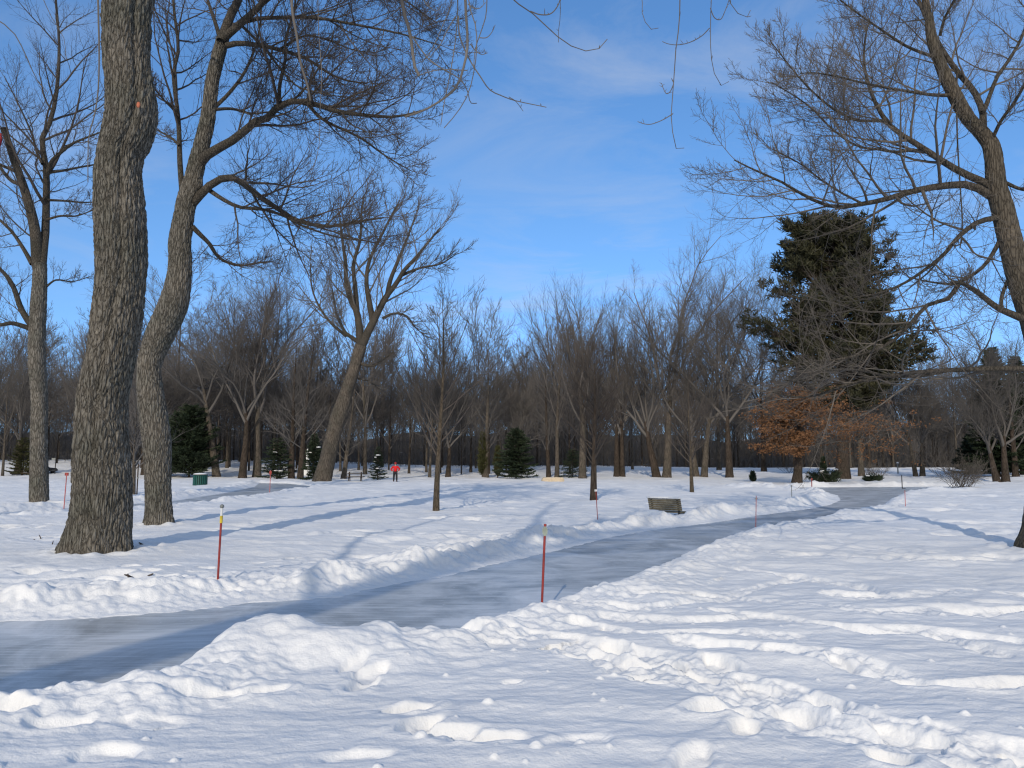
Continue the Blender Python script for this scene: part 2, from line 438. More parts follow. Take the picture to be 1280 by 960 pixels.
MOUNDS = []
WELLS = []          # trees and posts: x, y, radius of the snow drawn up round them
_mx, _my = g2(352, 806)
def relief(x, y, fine=True):
    shp = np.shape(x); x = np.asarray(x, float).ravel(); y = np.asarray(y, float).ravel()
    D = np.hypot(x, y)
    h = 0.10 * gn(x / 9, y / 7, 1) + 0.05 * gn(x / 3.1, y / 2.2, 2)
    h += 0.030 * gn(x / 1.5, y / 0.85, 3) + 0.016 * gn(x / 0.62, y / 0.40, 4)
    # wind crust: long low ripples
    h += 0.022 * gn(x / 2.6 + 0.4 * gn(x / 3, y / 3, 8), y / 0.55, 5) * sstep(-0.3, 0.5, gn(x / 6, y / 6, 6))
    h += 0.0105 * gn(x / 0.34, y / 0.19, 24) * (.5 + sstep(-.4, .5, gn(x / 2.2, y / 1.5, 26))) + 0.0048 * gn(x / 0.13, y / 0.08, 25)
    # patches of old, softened tracks
    pm = sstep(-0.05, 0.5, gn(x / 4.5, y / 3.2, 9)) * sstep(7, 13, D)
    h -= pm * 0.10 * sstep(0.05, 0.55, gn(x / 0.75, y / 0.55, 10)) * (1 - .45 * sstep(25, 60, D))
    h += pm * 0.05 * np.abs(gn(x / 0.5, y / 0.42, 11)) + 0.035 * sstep(9, 20, D) * (gn(x / 1.6, y / 1.1, 13) + .5 * gn(x / .7, y / .6, 14))
    far = sstep(30, 60, D); h += far * 0.10 * gn(x / 3.0, y / 2.4, 12)
    # furrows waded through it
    tr = np.zeros_like(h)
    for q, w, dep, sd in TRENCH:
        c = np.where((x > q[:, 0].min() - .8) & (x < q[:, 0].max() + .8) & (y > q[:, 1].min() - .8) & (y < q[:, 1].max() + .8))[0]
        if len(c) == 0: continue
        xe, ye = x[c], y[c]; d2 = np.full(xe.shape, 9.0)
        for i in range(len(q) - 1):
            e = q[i + 1] - q[i]; t = np.clip(((xe - q[i, 0]) * e[0] + (ye - q[i, 1]) * e[1]) / (e @ e + 1e-9), 0, 1)
            d2 = np.minimum(d2, (xe - q[i, 0] - t * e[0]) ** 2 + (ye - q[i, 1] - t * e[1]) ** 2)
        ww = w * (1 + .55 * gn(xe * 1.1, ye * 1.1, sd) + .25 * gn(xe * 3.5, ye * 3.5, sd + 1) + .10 * gn(xe * 11, ye * 11, sd + 2))
        r = np.sqrt(d2) / np.maximum(ww, .05)
        k = .82 * dep * np.maximum(.12, .62 + .95 * gn(xe * .9, ye * .9, sd + 3)) * (1 - sstep(.5, 1.1, r)) + (.034 * gn(xe * 4.5, ye * 4.5, sd + 4) + .020 * gn(xe * 11, ye * 11, sd + 5) + .008 * gn(xe * 26, ye * 26, sd + 6)) * (1 - sstep(.6, 1.1, r))
        tr[c] = np.minimum(tr[c], -np.maximum(k, 0)); tr[c] += .10 * dep * np.exp(-((r - 1.25) / .22) ** 2) * (tr[c] > -.01)
    # prints trodden into the snow
    pr = np.zeros_like(h); ridge = np.zeros_like(h)
    order = np.argsort(x); xs = x[order]
    for (px, py, a, l, w, dep) in PRINTS:
        i0, i1 = np.searchsorted(xs, [px - .6, px + .6]); ix = order[i0:i1]
        ix = ix[np.abs(y[ix] - py) < .6]
        if len(ix) == 0: continue
        dx, dy = x[ix] - px, y[ix] - py
        aa = dx * math.cos(a) + dy * math.sin(a); bb = -dx * math.sin(a) + dy * math.cos(a)
        r = np.sqrt((aa / l) ** 2 + (bb / w) ** 2)
        r = r + 0.16 * gn(x[ix] * 6, y[ix] * 6, 31) + 0.035 * gn(x[ix] * 20, y[ix] * 20, 32)
        pr[ix] = np.minimum(pr[ix], -dep * (1 - sstep(0.66, 1.06, r)) * (1 + .14 * gn(x[ix] * 9, y[ix] * 9, 33)))
        ridge[ix] = np.maximum(ridge[ix], dep * 0.14 * np.exp(-((r - 1.32) / 0.25) ** 2) * (0.6 + gn(x[ix] * 7, y[ix] * 7, 34)))
    h += np.minimum(tr, pr * .9) + .35 * np.maximum(tr, pr) * (tr < -.02) * (pr < -.02) + np.maximum(ridge, 0) * (pr > -0.02)
    # loose crumbs lying on the crust
    cr = np.random.RandomState(17); n = 260
    ca = (cr.rand(n) - .5) * 1.5; cd = 3.8 + 11 * cr.rand(n) ** 1.3
    for px, py, cs in zip(np.sin(ca) * cd, np.cos(ca) * cd, .012 + .030 * cr.rand(n) ** 3):
        i0, i1 = np.searchsorted(xs, [px - .2, px + .2]); ix = order[i0:i1]; ix = ix[np.abs(y[ix] - py) < .2]
        if len(ix): h[ix] += cs * .8 * np.maximum(0, 1 - ((x[ix] - px) ** 2 + (y[ix] - py) ** 2) / (cs * 1.15) ** 2)
    # heap beside the path
    ex, ey = (x - _mx - .12) / 1.15, (y - _my + 0.10) / 0.62
    rr = np.sqrt(ex ** 2 + ey ** 2) + 0.22 * gn(x * 1.7, y * 1.7, 41)
    heap = 0.25 * (1 - sstep(0.0, 1.35, rr))
    h += heap * (1 + 0.30 * gn(x * 2.1, y * 2.1, 42)) + sstep(0.02, .12, heap) * 0.02 * np.abs(gn(x * 4.2, y * 4.2, 43))
    # snow thrown up along the ice
    out_in = []
    for poly, hb, sd, nn in ((PATH_A, 0.20, 50, len(near_edge)), (PATH_B, 0.20, 60, 8)):
        d, side = sdf(poly, x, y, nn)
        c = d < 3.9
        xe, ye, de, sd_ = x[c], y[c], d[c], side[c]
        sc = np.where(sd_, 0.42, 0.55 + 0.45 * sstep(-3.6, -1.5, xe)) * (0.75 + 0.25 * sstep(6, 14, np.hypot(xe, ye)))
        de = de + 0.07 * gn(xe * 3.3, ye * 3.3, sd) + 0.035 * gn(xe * 9, ye * 9, sd + 1)
        nz = sstep(-.8, .8, gn(xe / 1.4, ye / 1.4, sd + 2) + .5 * gn(xe / .5, ye / .5, sd + 3))
        wd = 0.38 + 0.45 * sstep(-.4, .6, gn(xe / 3, ye / 3, sd + 4))
        off = np.where(sd_, 0.42, 0.85)
        bank = sc * hb * (0.35 + 0.95 * nz) * np.exp(-((de - off) / wd) ** 2)
        cm = np.exp(-((de - off) / np.where(sd_, 0.75, 0.95)) ** 2) * sstep(-0.1, 0.25, de)
        lump = (.22 + .55 * gn(xe * 1.7, ye * 1.7, sd + 5) + np.abs(gn(xe * 3.6, ye * 3.6, sd + 6)) * .5 - .15 + gn(xe * 8, ye * 8, sd + 7) * .17 + gn(xe * 19, ye * 19, sd + 9) * .07) * (1 - .7 * sstep(.02, .15, heap[c]))
        bank = bank + cm * np.where(sd_, .115, .20 * np.sqrt(sc)) * (lump - 0.22)
        hh = h[c] + bank
        hh = np.maximum(hh, np.where(de < 1.2, -0.045 + 0.02 * gn(xe * 5, ye * 5, sd + 8), -9))
        rp = sstep(-0.12, np.where(sd_, 0.30, 0.95), de) ** .8
        hh = -0.10 + (hh + 0.10) * rp + 0.03 * np.sqrt(np.maximum(rp * (1 - rp), 0)) * gn(xe * 11, ye * 11, sd + 10)
        e = sstep(-0.26, -0.04, de)
        h[c] = hh * e + (-0.40) * (1 - e)
    for (wx, wy, wr, wh) in MOUNDS:
        h += wh * np.exp(-((x - wx) ** 2 + (y - wy) ** 2) / wr ** 2) * (1 + .3 * gn(x * 4, y * 4, 72))
    for (wx, wy, wr, wh) in WELLS:
        dd = np.hypot(x - wx, y - wy) / wr
        c = dd < 4
        h[c] += wh * np.exp(-((dd[c] - 1.25) / 0.55) ** 2) * (0.7 + 0.9 * gn(x[c] * 4, y[c] * 4, 71))
    return h.reshape(shp)

def Hs(x, y):
    return float(base(x, y) + relief(np.array([x]), np.array([y]))[0])

def stand(u, v, sink=0.0):
    """ground point seen at photo pixel (u, v), on the snow surface"""
    p = ground_at(u, v); p[2] = Hs(p[0], p[1]) - sink
    return p

# ------------------------------------------------------------------ the snow sheet
def build_snow():
    ds = [0.0, 0.8, 1.6, 2.4]; d = 3.0
    while d < 420:
        ds.append(d); d += max(0.012, min(0.0048 * d, 0.42 * d * d / 1538.0))
    ds += [480, 560, 700, 900]; ds = np.array(ds)
    fa = np.radians(np.arange(-52, 52.001, 0.095)); ba = np.radians(np.arange(54, 307, 2.5))
    an = np.concatenate([fa, ba])
    Dg, A = np.meshgrid(ds, an, indexing='ij')
    X = np.sin(A) * Dg; Y = np.cos(A) * Dg
    Z = base(X, Y) + relief(X, Y)
    n, m = X.shape
    i = np.arange(1, n - 1)[:, None] * m; j = np.arange(m)[None, :]; j2 = (j + 1) % m
    q = np.stack(np.broadcast_arrays(i + j, i + m + j, i + m + j2, i + j2), -1).reshape(-1, 4)
    t = np.stack([np.zeros(m, int), m + np.arange(m), m + (np.arange(m) + 1) % m], -1)
    me = np_mesh('snow_ground', np.stack([X, Y, Z], -1).reshape(-1, 3), [q[:, ::-1], t[:, ::-1]])
    return link('snow_ground', me, M['snow'])

def build_ice(name, poly, z):
    bm = bmesh.new()
    vs = [bm.verts.new((x, y, 0)) for x, y in poly]
    f = bm.faces.new(vs); bmesh.ops.triangulate(bm, faces=[f])
    for k in range(4):
        long = [e for e in bm.edges if e.calc_length() > 2.0]
        if not long: break
        bmesh.ops.subdivide_edges(bm, edges=long, cuts=1)
    bmesh.ops.triangulate(bm, faces=bm.faces[:])
    bmesh.ops.recalc_face_normals(bm, faces=bm.faces[:])
    for v in bm.verts: v.co.z = float(base(v.co.x, v.co.y)) + z
    for f in bm.faces:
        if f.normal.z < 0: f.normal_flip()
        f.smooth = True
    me = bpy.data.meshes.new(name); bm.to_mesh(me); bm.free()
    return tag(link(name, me, M['ice']), kind='structure')

# ------------------------------------------------------------------ sky, sun, camera
SUN_AZ, SUN_EL = 9.5, 24.0          # the light travels towards this bearing (degrees right of straight ahead)
def build_light():
    w = bpy.data.worlds.new('World'); SC.world = w; w.use_nodes = True
    nt = w.node_tree; bg = nt.nodes['Background']
    sky = nt.nodes.new('ShaderNodeTexSky'); sky.sky_type = 'NISHITA'; sky.sun_disc = False
    sky.sun_elevation = R(SUN_EL); sky.sun_rotation = R(180 + SUN_AZ); sky.altitude = 50; sky.air_density = 1.0; sky.dust_density = 0.5; sky.ozone_density = 2.2
    vm = nd(nt, 'ShaderNodeTexCoord'); va = nd(nt, 'ShaderNodeVectorMath', operation='ADD'); va.inputs[1].default_value = (0, 0, 0.16)
    vn = nd(nt, 'ShaderNodeVectorMath', operation='NORMALIZE')
    nt.links.new(vm.outputs['Generated'], va.inputs[0]); nt.links.new(va.outputs[0], vn.inputs[0]); nt.links.new(vn.outputs[0], sky.inputs['Vector'])
    # thin cirrus: streaked noise by direction
    tc = nd(nt, 'ShaderNodeTexCoord'); sp = nd(nt, 'ShaderNodeSeparateXYZ')
    nt.links.new(tc.outputs['Generated'], sp.inputs[0])
    zz = nd(nt, 'ShaderNodeMath', operation='ADD'); zz.inputs[1].default_value = 0.12; nt.links.new(sp.outputs['Z'], zz.inputs[0])
    zm = nd(nt, 'ShaderNodeMath', operation='MAXIMUM'); zm.inputs[1].default_value = 0.03; nt.links.new(zz.outputs[0], zm.inputs[0])
    dx = nd(nt, 'ShaderNodeMath', operation='DIVIDE'); dy = nd(nt, 'ShaderNodeMath', operation='DIVIDE')
    nt.links.new(sp.outputs['X'], dx.inputs[0]); nt.links.new(zm.outputs[0], dx.inputs[1])
    nt.links.new(sp.outputs['Y'], dy.inputs[0]); nt.links.new(zm.outputs[0], dy.inputs[1])
    cb = nd(nt, 'ShaderNodeCombineXYZ'); nt.links.new(dx.outputs[0], cb.inputs[0]); nt.links.new(dy.outputs[0], cb.inputs[1])
    mp = nd(nt, 'ShaderNodeMapping'); mp.inputs['Rotation'].default_value = (0, 0, R(-35)); mp.inputs['Scale'].default_value = (0.75, 1.25, 1); mp.inputs['Location'].default_value = (2.3, 0.9, 0)
    nt.links.new(cb.outputs[0], mp.inputs['Vector'])
    n1 = nd(nt, 'ShaderNodeTexNoise', Scale=1.3, Detail=9.0, Roughness=0.64, Distortion=1.1); nt.links.new(mp.outputs[0], n1.inputs['Vector'])
    r1 = ramp(nt, [(0.45, (0, 0, 0)), (0.85, (1, 1, 1))]); nt.links.new(n1.outputs['Fac'], r1.inputs['Fac'])
    n2 = nd(nt, 'ShaderNodeTexNoise', Scale=0.55, Detail=2.0); nt.links.new(cb.outputs[0], n2.inputs['Vector'])
    r2 = ramp(nt, [(0.38, (0.12, 0.12, 0.12)), (0.66, (1, 1, 1))]); nt.links.new(n2.outputs['Fac'], r2.inputs['Fac'])
    ml = nd(nt, 'ShaderNodeMath', operation='MULTIPLY'); nt.links.new(r1.outputs['Color'], ml.inputs[0]); nt.links.new(r2.outputs['Color'], ml.inputs[1])
    am = nd(nt, 'ShaderNodeMath', operation='MULTIPLY'); am.inputs[1].default_value = CLOUD; nt.links.new(ml.outputs[0], am.inputs[0])
    # milky white added to the unseen sunward sky behind, for neutral fill light
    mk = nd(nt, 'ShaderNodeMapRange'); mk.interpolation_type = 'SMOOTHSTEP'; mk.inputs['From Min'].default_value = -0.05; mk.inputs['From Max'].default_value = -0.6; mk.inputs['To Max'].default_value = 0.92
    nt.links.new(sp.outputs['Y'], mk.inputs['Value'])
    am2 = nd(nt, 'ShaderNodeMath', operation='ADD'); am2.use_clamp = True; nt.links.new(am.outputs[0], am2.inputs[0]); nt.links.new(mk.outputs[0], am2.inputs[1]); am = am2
    hs = nd(nt, 'ShaderNodeHueSaturation'); hs.inputs['Saturation'].default_value = SKY_SAT; hs.inputs['Value'].default_value = SKY_VAL; hs.inputs['Hue'].default_value = SKY_HUE
    nt.links.new(sky.outputs['Color'], hs.inputs['Color'])
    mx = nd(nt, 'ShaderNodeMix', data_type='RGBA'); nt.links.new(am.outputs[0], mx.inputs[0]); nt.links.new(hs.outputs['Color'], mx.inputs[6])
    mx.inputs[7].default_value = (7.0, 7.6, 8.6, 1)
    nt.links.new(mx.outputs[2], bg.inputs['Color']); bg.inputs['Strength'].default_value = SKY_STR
    sl = bpy.data.lights.new('sun', 'SUN'); sl.energy = SUN_STR; sl.angle = R(0.53); sl.color = (1.0, 0.90, 0.76)
    so = bpy.data.objects.new('sun', sl); COL.objects.link(so)
    d = Vector((math.sin(R(SUN_AZ)) * math.cos(R(SUN_EL)), math.cos(R(SUN_AZ)) * math.cos(R(SUN_EL)), -math.sin(R(SUN_EL))))
    so.rotation_euler = d.to_track_quat('-Z', 'Y').to_euler(); so.location = (-10, -40, 30)
    cam = bpy.data.cameras.new('camera'); co = bpy.data.objects.new('camera', cam); COL.objects.link(co)
    cam.sensor_width = 36; cam.lens = 36 * F / 1280; cam.clip_start = 0.05; cam.clip_end = 3000
    co.location = (0, 0, EYE); co.rotation_euler = (R(90) + PITCH, 0, 0)
    SC.camera = co
    SC.view_settings.view_transform = 'Standard'; SC.view_settings.look = 'None'; SC.view_settings.gamma = 1; SC.view_settings.use_curve_mapping = False
    SC.view_settings.exposure = EXPO
    SC.render.engine = 'CYCLES'
    c = SC.cycles; c.filter_width = 1.25; c.max_bounces = 5; c.diffuse_bounces = 3; c.glossy_bounces = 2; c.transmission_bounces = 2; c.caustics_reflective = False; c.caustics_refractive = False
    c.use_denoising = True
    SC.render.use_persistent_data = False
CLOUD, SKY_SAT, SKY_VAL, SKY_HUE, SKY_STR, SUN_STR, EXPO = 0.80, 1.21, 2.75, 0.503, 0.105, 3.1, -0.34
# ------------------------------------------------------------------ hero trees: limbs traced at their own distance, then grown
def loc(o, P): return P - np.asarray(o)[None, None, :]

def limb_from(pix, Y0, dY, r0, r1, n=18):
    """pix: photo points of a limb; the limb leaves distance Y0 and drifts dY metres deeper by its tip"""
    m = len(pix); pts = []
    for k, (u, v) in enumerate(pix):
        f = k / (m - 1)
        p = at(u, v, Y0 + dY * f ** 1.3); pts.append(p)
    q = smooth_path(pts, n)
    s = np.linspace(0, 1, n)
    q = q + 0.0
    rr = r0 + (r1 - r0) * s ** 0.8
    return q[None], rr[None]

LV = dict(   # side growth of a limb: branches, branchlets, twigs
    big=[dict(n=13, flat=.3, t0=.18, ang=(32, 62), ln=.40, N=8, up=.55, wig=.10, rr=.55, rmin=.010, rlen=.014, taper=.55),
         dict(n=8, t0=.15, ang=(28, 58), ln=.46, N=6, up=.55, wig=.11, rr=.6, rmin=.006, rlen=.010, taper=.5),
         dict(n=6, t0=.15, ang=(28, 55), ln=.48, N=5, up=.35, wig=.12, rr=.6, rmin=.0042, rlen=.008, taper=.5),
         dict(n=3, t0=.2, ang=(30, 60), ln=.42, N=4, up=.2, wig=.12, rr=.6, rmin=.0032, rlen=.006, taper=.4)],
)
def limb_obj(tree, origin, P, Rr, rng, levels, mat=None, tmat=None, sides=10, name='limb', label=None, rm=1.0):
    l = link(name, tube_mesh(name, [(loc(origin, P), Rr, sides)]), mat or M['limb'], tree)
    if label: l['label'] = label
    ch = []; p, r = P, Rr
    S = [6, 4, 3, 3]
    for k, lv in enumerate(levels):
        lv = dict(lv); lv['rmin'] = lv['rmin'] * rm
        p, r = grow(p, r, rng, **lv); ch.append((loc(origin, p), r, S[min(k, 3)]))
    if ch: link('twigs', tube_mesh('twigs', ch), tmat or M['twig'], l)
    return l

def tree_root(name, o, label, group=None):
    t = empty(name, o); return tag(t, label, 'tree', group)

def pixtrunk(rows, Y, extra=()):
    """rows: (v, left u, right u) -> (x, y, z, r)"""
    out = []
    for v, a, b in rows:
        p = at((a + b) / 2, v, Y); q = at(b, v, Y); out.append((p[0], p[1], p[2], q[0] - p[0]))
    return out + list(extra)

def twigcut(levels, *n, **kw):
    return [dict(l, n=int(round(k * (1.25 if i < 2 else 1.15))), **kw) for i, (l, k) in enumerate(zip(levels, n))]

def thick_trunk_tree():
    g = stand(121, 693); Y = g[1]
    rows = [(704, 79, 163), (693, 83, 160), (677, 88, 159.5), (660, 92, 160), (620, 96, 161), (560, 95, 159.5), (500, 99, 158), (450, 109, 165), (400, 114, 173), (350, 121, 178), (320, 122, 180),
            (260, 122, 178), (220, 121, 174), (190, 124, 177), (170, 128, 187), (140, 133, 194), (110, 134, 191), (75, 132, 186), (40, 131, 186), (10, 131, 185)]
    path = pixtrunk(rows, Y); x, y, z, r = path[-1]
    path += [(x + .05, y + .2, z + 1.2, r * .96), (x - .1, y + .5, z + 2.6, r * .9), (x - .25, y + .6, z + 3.6, r * .8)]
    o = np.array(path[0][:3]); rng = np.random.RandomState(5)
    t = tree_root('bare_tree', o, 'thickest tree, a massive furrowed grey trunk with a swollen bulge, nearest on the left')
    me, q = bark_trunk('trunk', path, 260, 760, 0.05, 3, flare=0.16, lobes=5, fold=[(4.6, 5.9, .16, .07), (3.9, 4.3, .10, .035)])
    tr = link('trunk', me, M['bark'], t)
    # small orange wound high on the bark and a scatter of knots
    p = at(173, 131, Y - r * 0.93); bm = bmesh.new(); bmesh.ops.create_icosphere(bm, subdivisions=2, radius=.05)
    for v in bm.verts: v.co.x *= .7; v.co.z *= 1.2; v.co.y *= .5
    me = bpy.data.meshes.new('bark_wound'); bm.to_mesh(me); bm.free()
    w = link('bark_wound', me, plain('orange_wood', (.42, .13, .07), .8), tr); w.location = p - o; w['label'] = 'small orange wound in the bark'
    top = np.array(path[-1][:3])
    for (dx, dy, dz, rr) in [(-3.5, 2.5, 8, .26), (3.0, -2, 8.5, .24), (1.5, 4.5, 8, .22), (-2.5, -4, 7.5, .24), (.5, .5, 9.5, .25)]:
        pts = [top + np.array([0, 0, -.4]), top + np.array([dx * .25, dy * .25, dz * .35]), top + np.array([dx * .6, dy * .6, dz * .7]), top + np.array([dx, dy, dz])]
        P = smooth_path(pts, 14)[None]; Rr = np.linspace(rr, .05, 14)[None]
        limb_obj(t, o, P, Rr, rng, twigcut(LV['big'], 9, 6, 5))
    return t

def second_tree():
    g = stand(198, 655); Y = g[1]
    rows = [(662, 179, 217), (655, 181, 215), (640, 182.5, 214), (602, 182, 213), (550, 180, 212), (501, 173, 205), (467, 172, 200), (449, 173, 203), (415, 184, 219), (381, 200, 234),
            (347, 210, 238), (320, 212, 238), (300, 212, 237), (255, 221, 244), (234, 228, 252)]
    path = pixtrunk(rows, Y); path += [tuple(at(244, 214, Y)) + (.22,), tuple(at(259, 150, Y)) + (.20,), tuple(at(266, 97, Y + .1)) + (.18,), tuple(at(279, 45, Y + .2)) + (.165,)]
    o = np.array(path[0][:3]); rng = np.random.RandomState(21)
    t = tree_root('bare_tree', o, 'slender leaning tree with a kinked trunk and wide branches, just behind the thickest trunk')
    me, q = bark_trunk('trunk', path, 150, 460, 0.036, 8, flare=0.10, lobes=4, scale=.9); link('trunk', me, M['bark'], t)
    B = LV['big']
    for pix, dY, r0, r1, lv in [
        ([(277, 52), (287, 22), (300, -5), (318, -60), (330, -140)], 1.0, .15, .05, twigcut(B, 9, 6, 4)),
        ([(279, 48), (300, 30), (322, 10), (345, -15), (372, -50)], -1.5, .12, .05, twigcut(B, 8, 6, 4)),
        ([(276, 50), (268, 25), (262, 8), (250, -30)], 1.5, .07, .03, twigcut(B, 7, 5, 3)),
        ([(292, 32), (318, 24), (350, 22), (392, 22), (440, 30), (500, 42), (548, 56)], -2.0, .07, .014, twigcut(B, 18, 9, 6, 3)),
        ([(320, 12), (350, -12), (390, -28), (440, -26), (495, -6), (545, 28)], -1.0, .07, .014, twigcut(B, 18, 9, 6, 3)),
        ([(300, 30), (330, 60), (352, 88), (372, 108), (400, 116), (432, 122)], -3.0, .045, .012, twigcut(B, 13, 8, 5, 3)),
        ([(246, 208), (256, 196), (270, 187), (296, 172), (319, 152), (334, 148), (352, 130), (382, 127), (420, 139), (457, 144), (495, 146), (528, 138)], -2.5, .15, .022, twigcut(B, 17, 8, 6, 3)),
        ([(382, 127), (397, 144), (412, 154), (450, 172), (475, 190), (490, 200), (515, 214)], -2.0, .055, .012, twigcut(B, 13, 8, 5, 3)),
        ([(350, 130), (349, 112), (352, 95), (357, 72), (357, 50), (368, 10), (372, -30)], .8, .06, .02, twigcut(B, 11, 7, 5, 2)),
        ([(283, 57), (300, 54), (325, 57), (349, 62), (382, 73), (412, 92), (435, 101), (458, 104)], -1.0, .085, .018, twigcut(B, 15, 8, 6, 3)),
        ([(349, 62), (380, 45), (410, 50), (440, 62), (470, 66)], 1.5, .04, .012, twigcut(B, 11, 8, 5, 3)),
        ([(239, 256), (250, 244), (262, 232), (285, 221), (305, 230), (322, 244), (349, 262), (375, 277), (412, 283), (452, 276), (480, 272)], -1.5, .13, .02, twigcut(B, 16, 8, 6, 3)),
        ([(262, 238), (280, 250), (300, 259), (330, 262), (355, 270), (380, 283), (420, 296), (452, 300)], -2.5, .065, .014, twigcut(B, 14, 8, 5, 3)),
        ([(240, 283), (252, 295), (262, 305), (270, 318), (280, 326), (300, 332), (325, 328), (340, 327)], 2.0, .075, .016, twigcut(B, 11, 7, 5, 3)),
        ([(228, 240), (225, 205), (223, 150), (217, 94), (223, 60), (217, 7), (216, -50)], .6, .085, .03, twigcut(B, 15, 7, 5, 2)),
        ([(223, 145), (215, 135), (205, 125), (191, 108), (180, 90)], -1.2, .04, .012, twigcut(B, 10, 7, 5)),
        ([(224, 182), (215, 173), (203, 166), (190, 160), (176, 160)], 1.2, .04, .012, twigcut(B, 10, 7, 4)),
        ([(267, 137), (290, 136), (315, 142), (345, 140), (372, 150)], 2.4, .05, .012, twigcut(B, 12, 8, 5, 2)),
        ([(262, 140), (285, 118), (306, 90), (320, 55), (326, 20), (322, -30)], 2.2, .06, .015, twigcut(B, 12, 7, 5)),
    ]:
        P, Rr = limb_from(pix, Y, dY, r0, r1)
        limb_obj(t, o, P, Rr, rng, lv, M['limb'])
    return t

def left_tree():
    g = stand(48, 629); Y = g[1]
    rows = [(634, 37, 60), (628, 38, 59), (600, 38.5, 58.5), (565, 39, 58.5), (509, 39.5, 58), (452, 37, 56), (415, 37, 57), (362, 41, 58), (330, 42, 58)]
    path = pixtrunk(rows, Y); o = np.array(path[0][:3]); rng = np.random.RandomState(33)
    t = tree_root('bare_tree', o, 'straight-trunked tree forking at mid height, leftmost of the three large trees on the left')
    me, q = bark_trunk('trunk', path, 110, 260, 0.03, 14, flare=0.02, lobes=4); link('trunk', me, M['bark'], t)
    B = LV['big']
    for pix, dY, r0, r1, lv, lab in [
        ([(48, 333), (46, 312), (44, 290), (38, 262), (28, 229), (19, 205), (14, 190), (8, 170), (4, 160)], -1.5, .26, .12, twigcut(B, 12, 7, 5), 'broken limb ending in a bare stub'),
        ([(52, 333), (55, 305), (57, 285), (58, 240), (58, 214), (54, 190), (50, 178), (60, 160), (70, 120), (74, 60), (70, 0)], 1.0, .19, .04, twigcut(B, 16, 8, 6), None),
        ([(58, 218), (64, 203), (71, 195), (90, 180), (116, 169), (140, 160)], -1.5, .10, .02, twigcut(B, 12, 8, 5), None),
        ([(58, 216), (80, 213), (100, 209), (122, 205), (142, 200)], 1.5, .07, .02, twigcut(B, 12, 7, 5), None),
        ([(59, 250), (80, 251), (104, 253), (125, 252)], 2, .06, .02, twigcut(B, 10, 7, 5), None),
        ([(57, 275), (75, 270), (95, 270), (118, 262)], -1, .06, .02, twigcut(B, 10, 7, 5), None),
        ([(40, 330), (30, 312), (15, 290), (-5, 272), (-40, 255)], .5, .10, .03, twigcut(B, 10, 7, 5), None),
        ([(43, 410), (36, 402), (26, 385), (15, 355), (-2, 335), (-30, 320)], 1.0, .15, .05, twigcut(B, 10, 7, 5), None),
        ([(42, 413), (30, 408), (14, 404), (-5, 406), (-40, 396)], -1.0, .12, .04, twigcut(B, 10, 7, 4), None),
        ([(22, 215), (5, 208), (-15, 200), (-45, 196)], -1.0, .08, .03, twigcut(B, 9, 7, 4), None),
        ([(28, 232), (10, 222), (-12, 190), (-40, 150)], 1.0, .09, .03, twigcut(B, 9, 7, 4), None),
        ([(53, 205), (46, 190), (40, 168), (30, 145), (18, 120), (5, 95)], 2.5, .06, .02, twigcut(B, 11, 7, 5), None),
        ([(56, 360), (70, 350), (90, 352), (112, 346)], 1.5, .05, .015, twigcut(B, 9, 6, 4), None),
    ]:
        P, Rr = limb_from(pix, Y, dY, r0, r1)
        limb_obj(t, o, P, Rr, rng, lv, M['limb'], label=lab)
    # the red rag caught on the stub
    V = []; n, m = 8, 14; a0 = at(2, 168, Y - 1.75) - o
    rr = np.random.RandomState(3)
    for j in range(m):
        for i in range(n):
            f = i / (n - 1) - .5; s = j / (m - 1)
            V.append((a0[0] - .12 + f * (.24 - .14 * s) + .05 * math.sin(s * 7 + i), a0[1] + .07 * math.sin(i * 1.7 + s * 5), a0[2] - 1.0 * s + .04 * math.sin(i * 2.1)))
    Fq = np.array([(j * n + i, j * n + i + 1, j * n + i + n + 1, j * n + i + n) for j in range(m - 1) for i in range(n - 1)])
    rag = link('red_rag', np_mesh('red_rag', np.array(V) + o, Fq), plain('red_cloth', (.50, .035, .05), .8, var=.35, scale=3)); sm = rag.modifiers.new('thick', 'SOLIDIFY'); sm.thickness = .012
    tag(rag, 'torn red cloth caught on the broken branch stub at the left edge', 'rag')
    return t

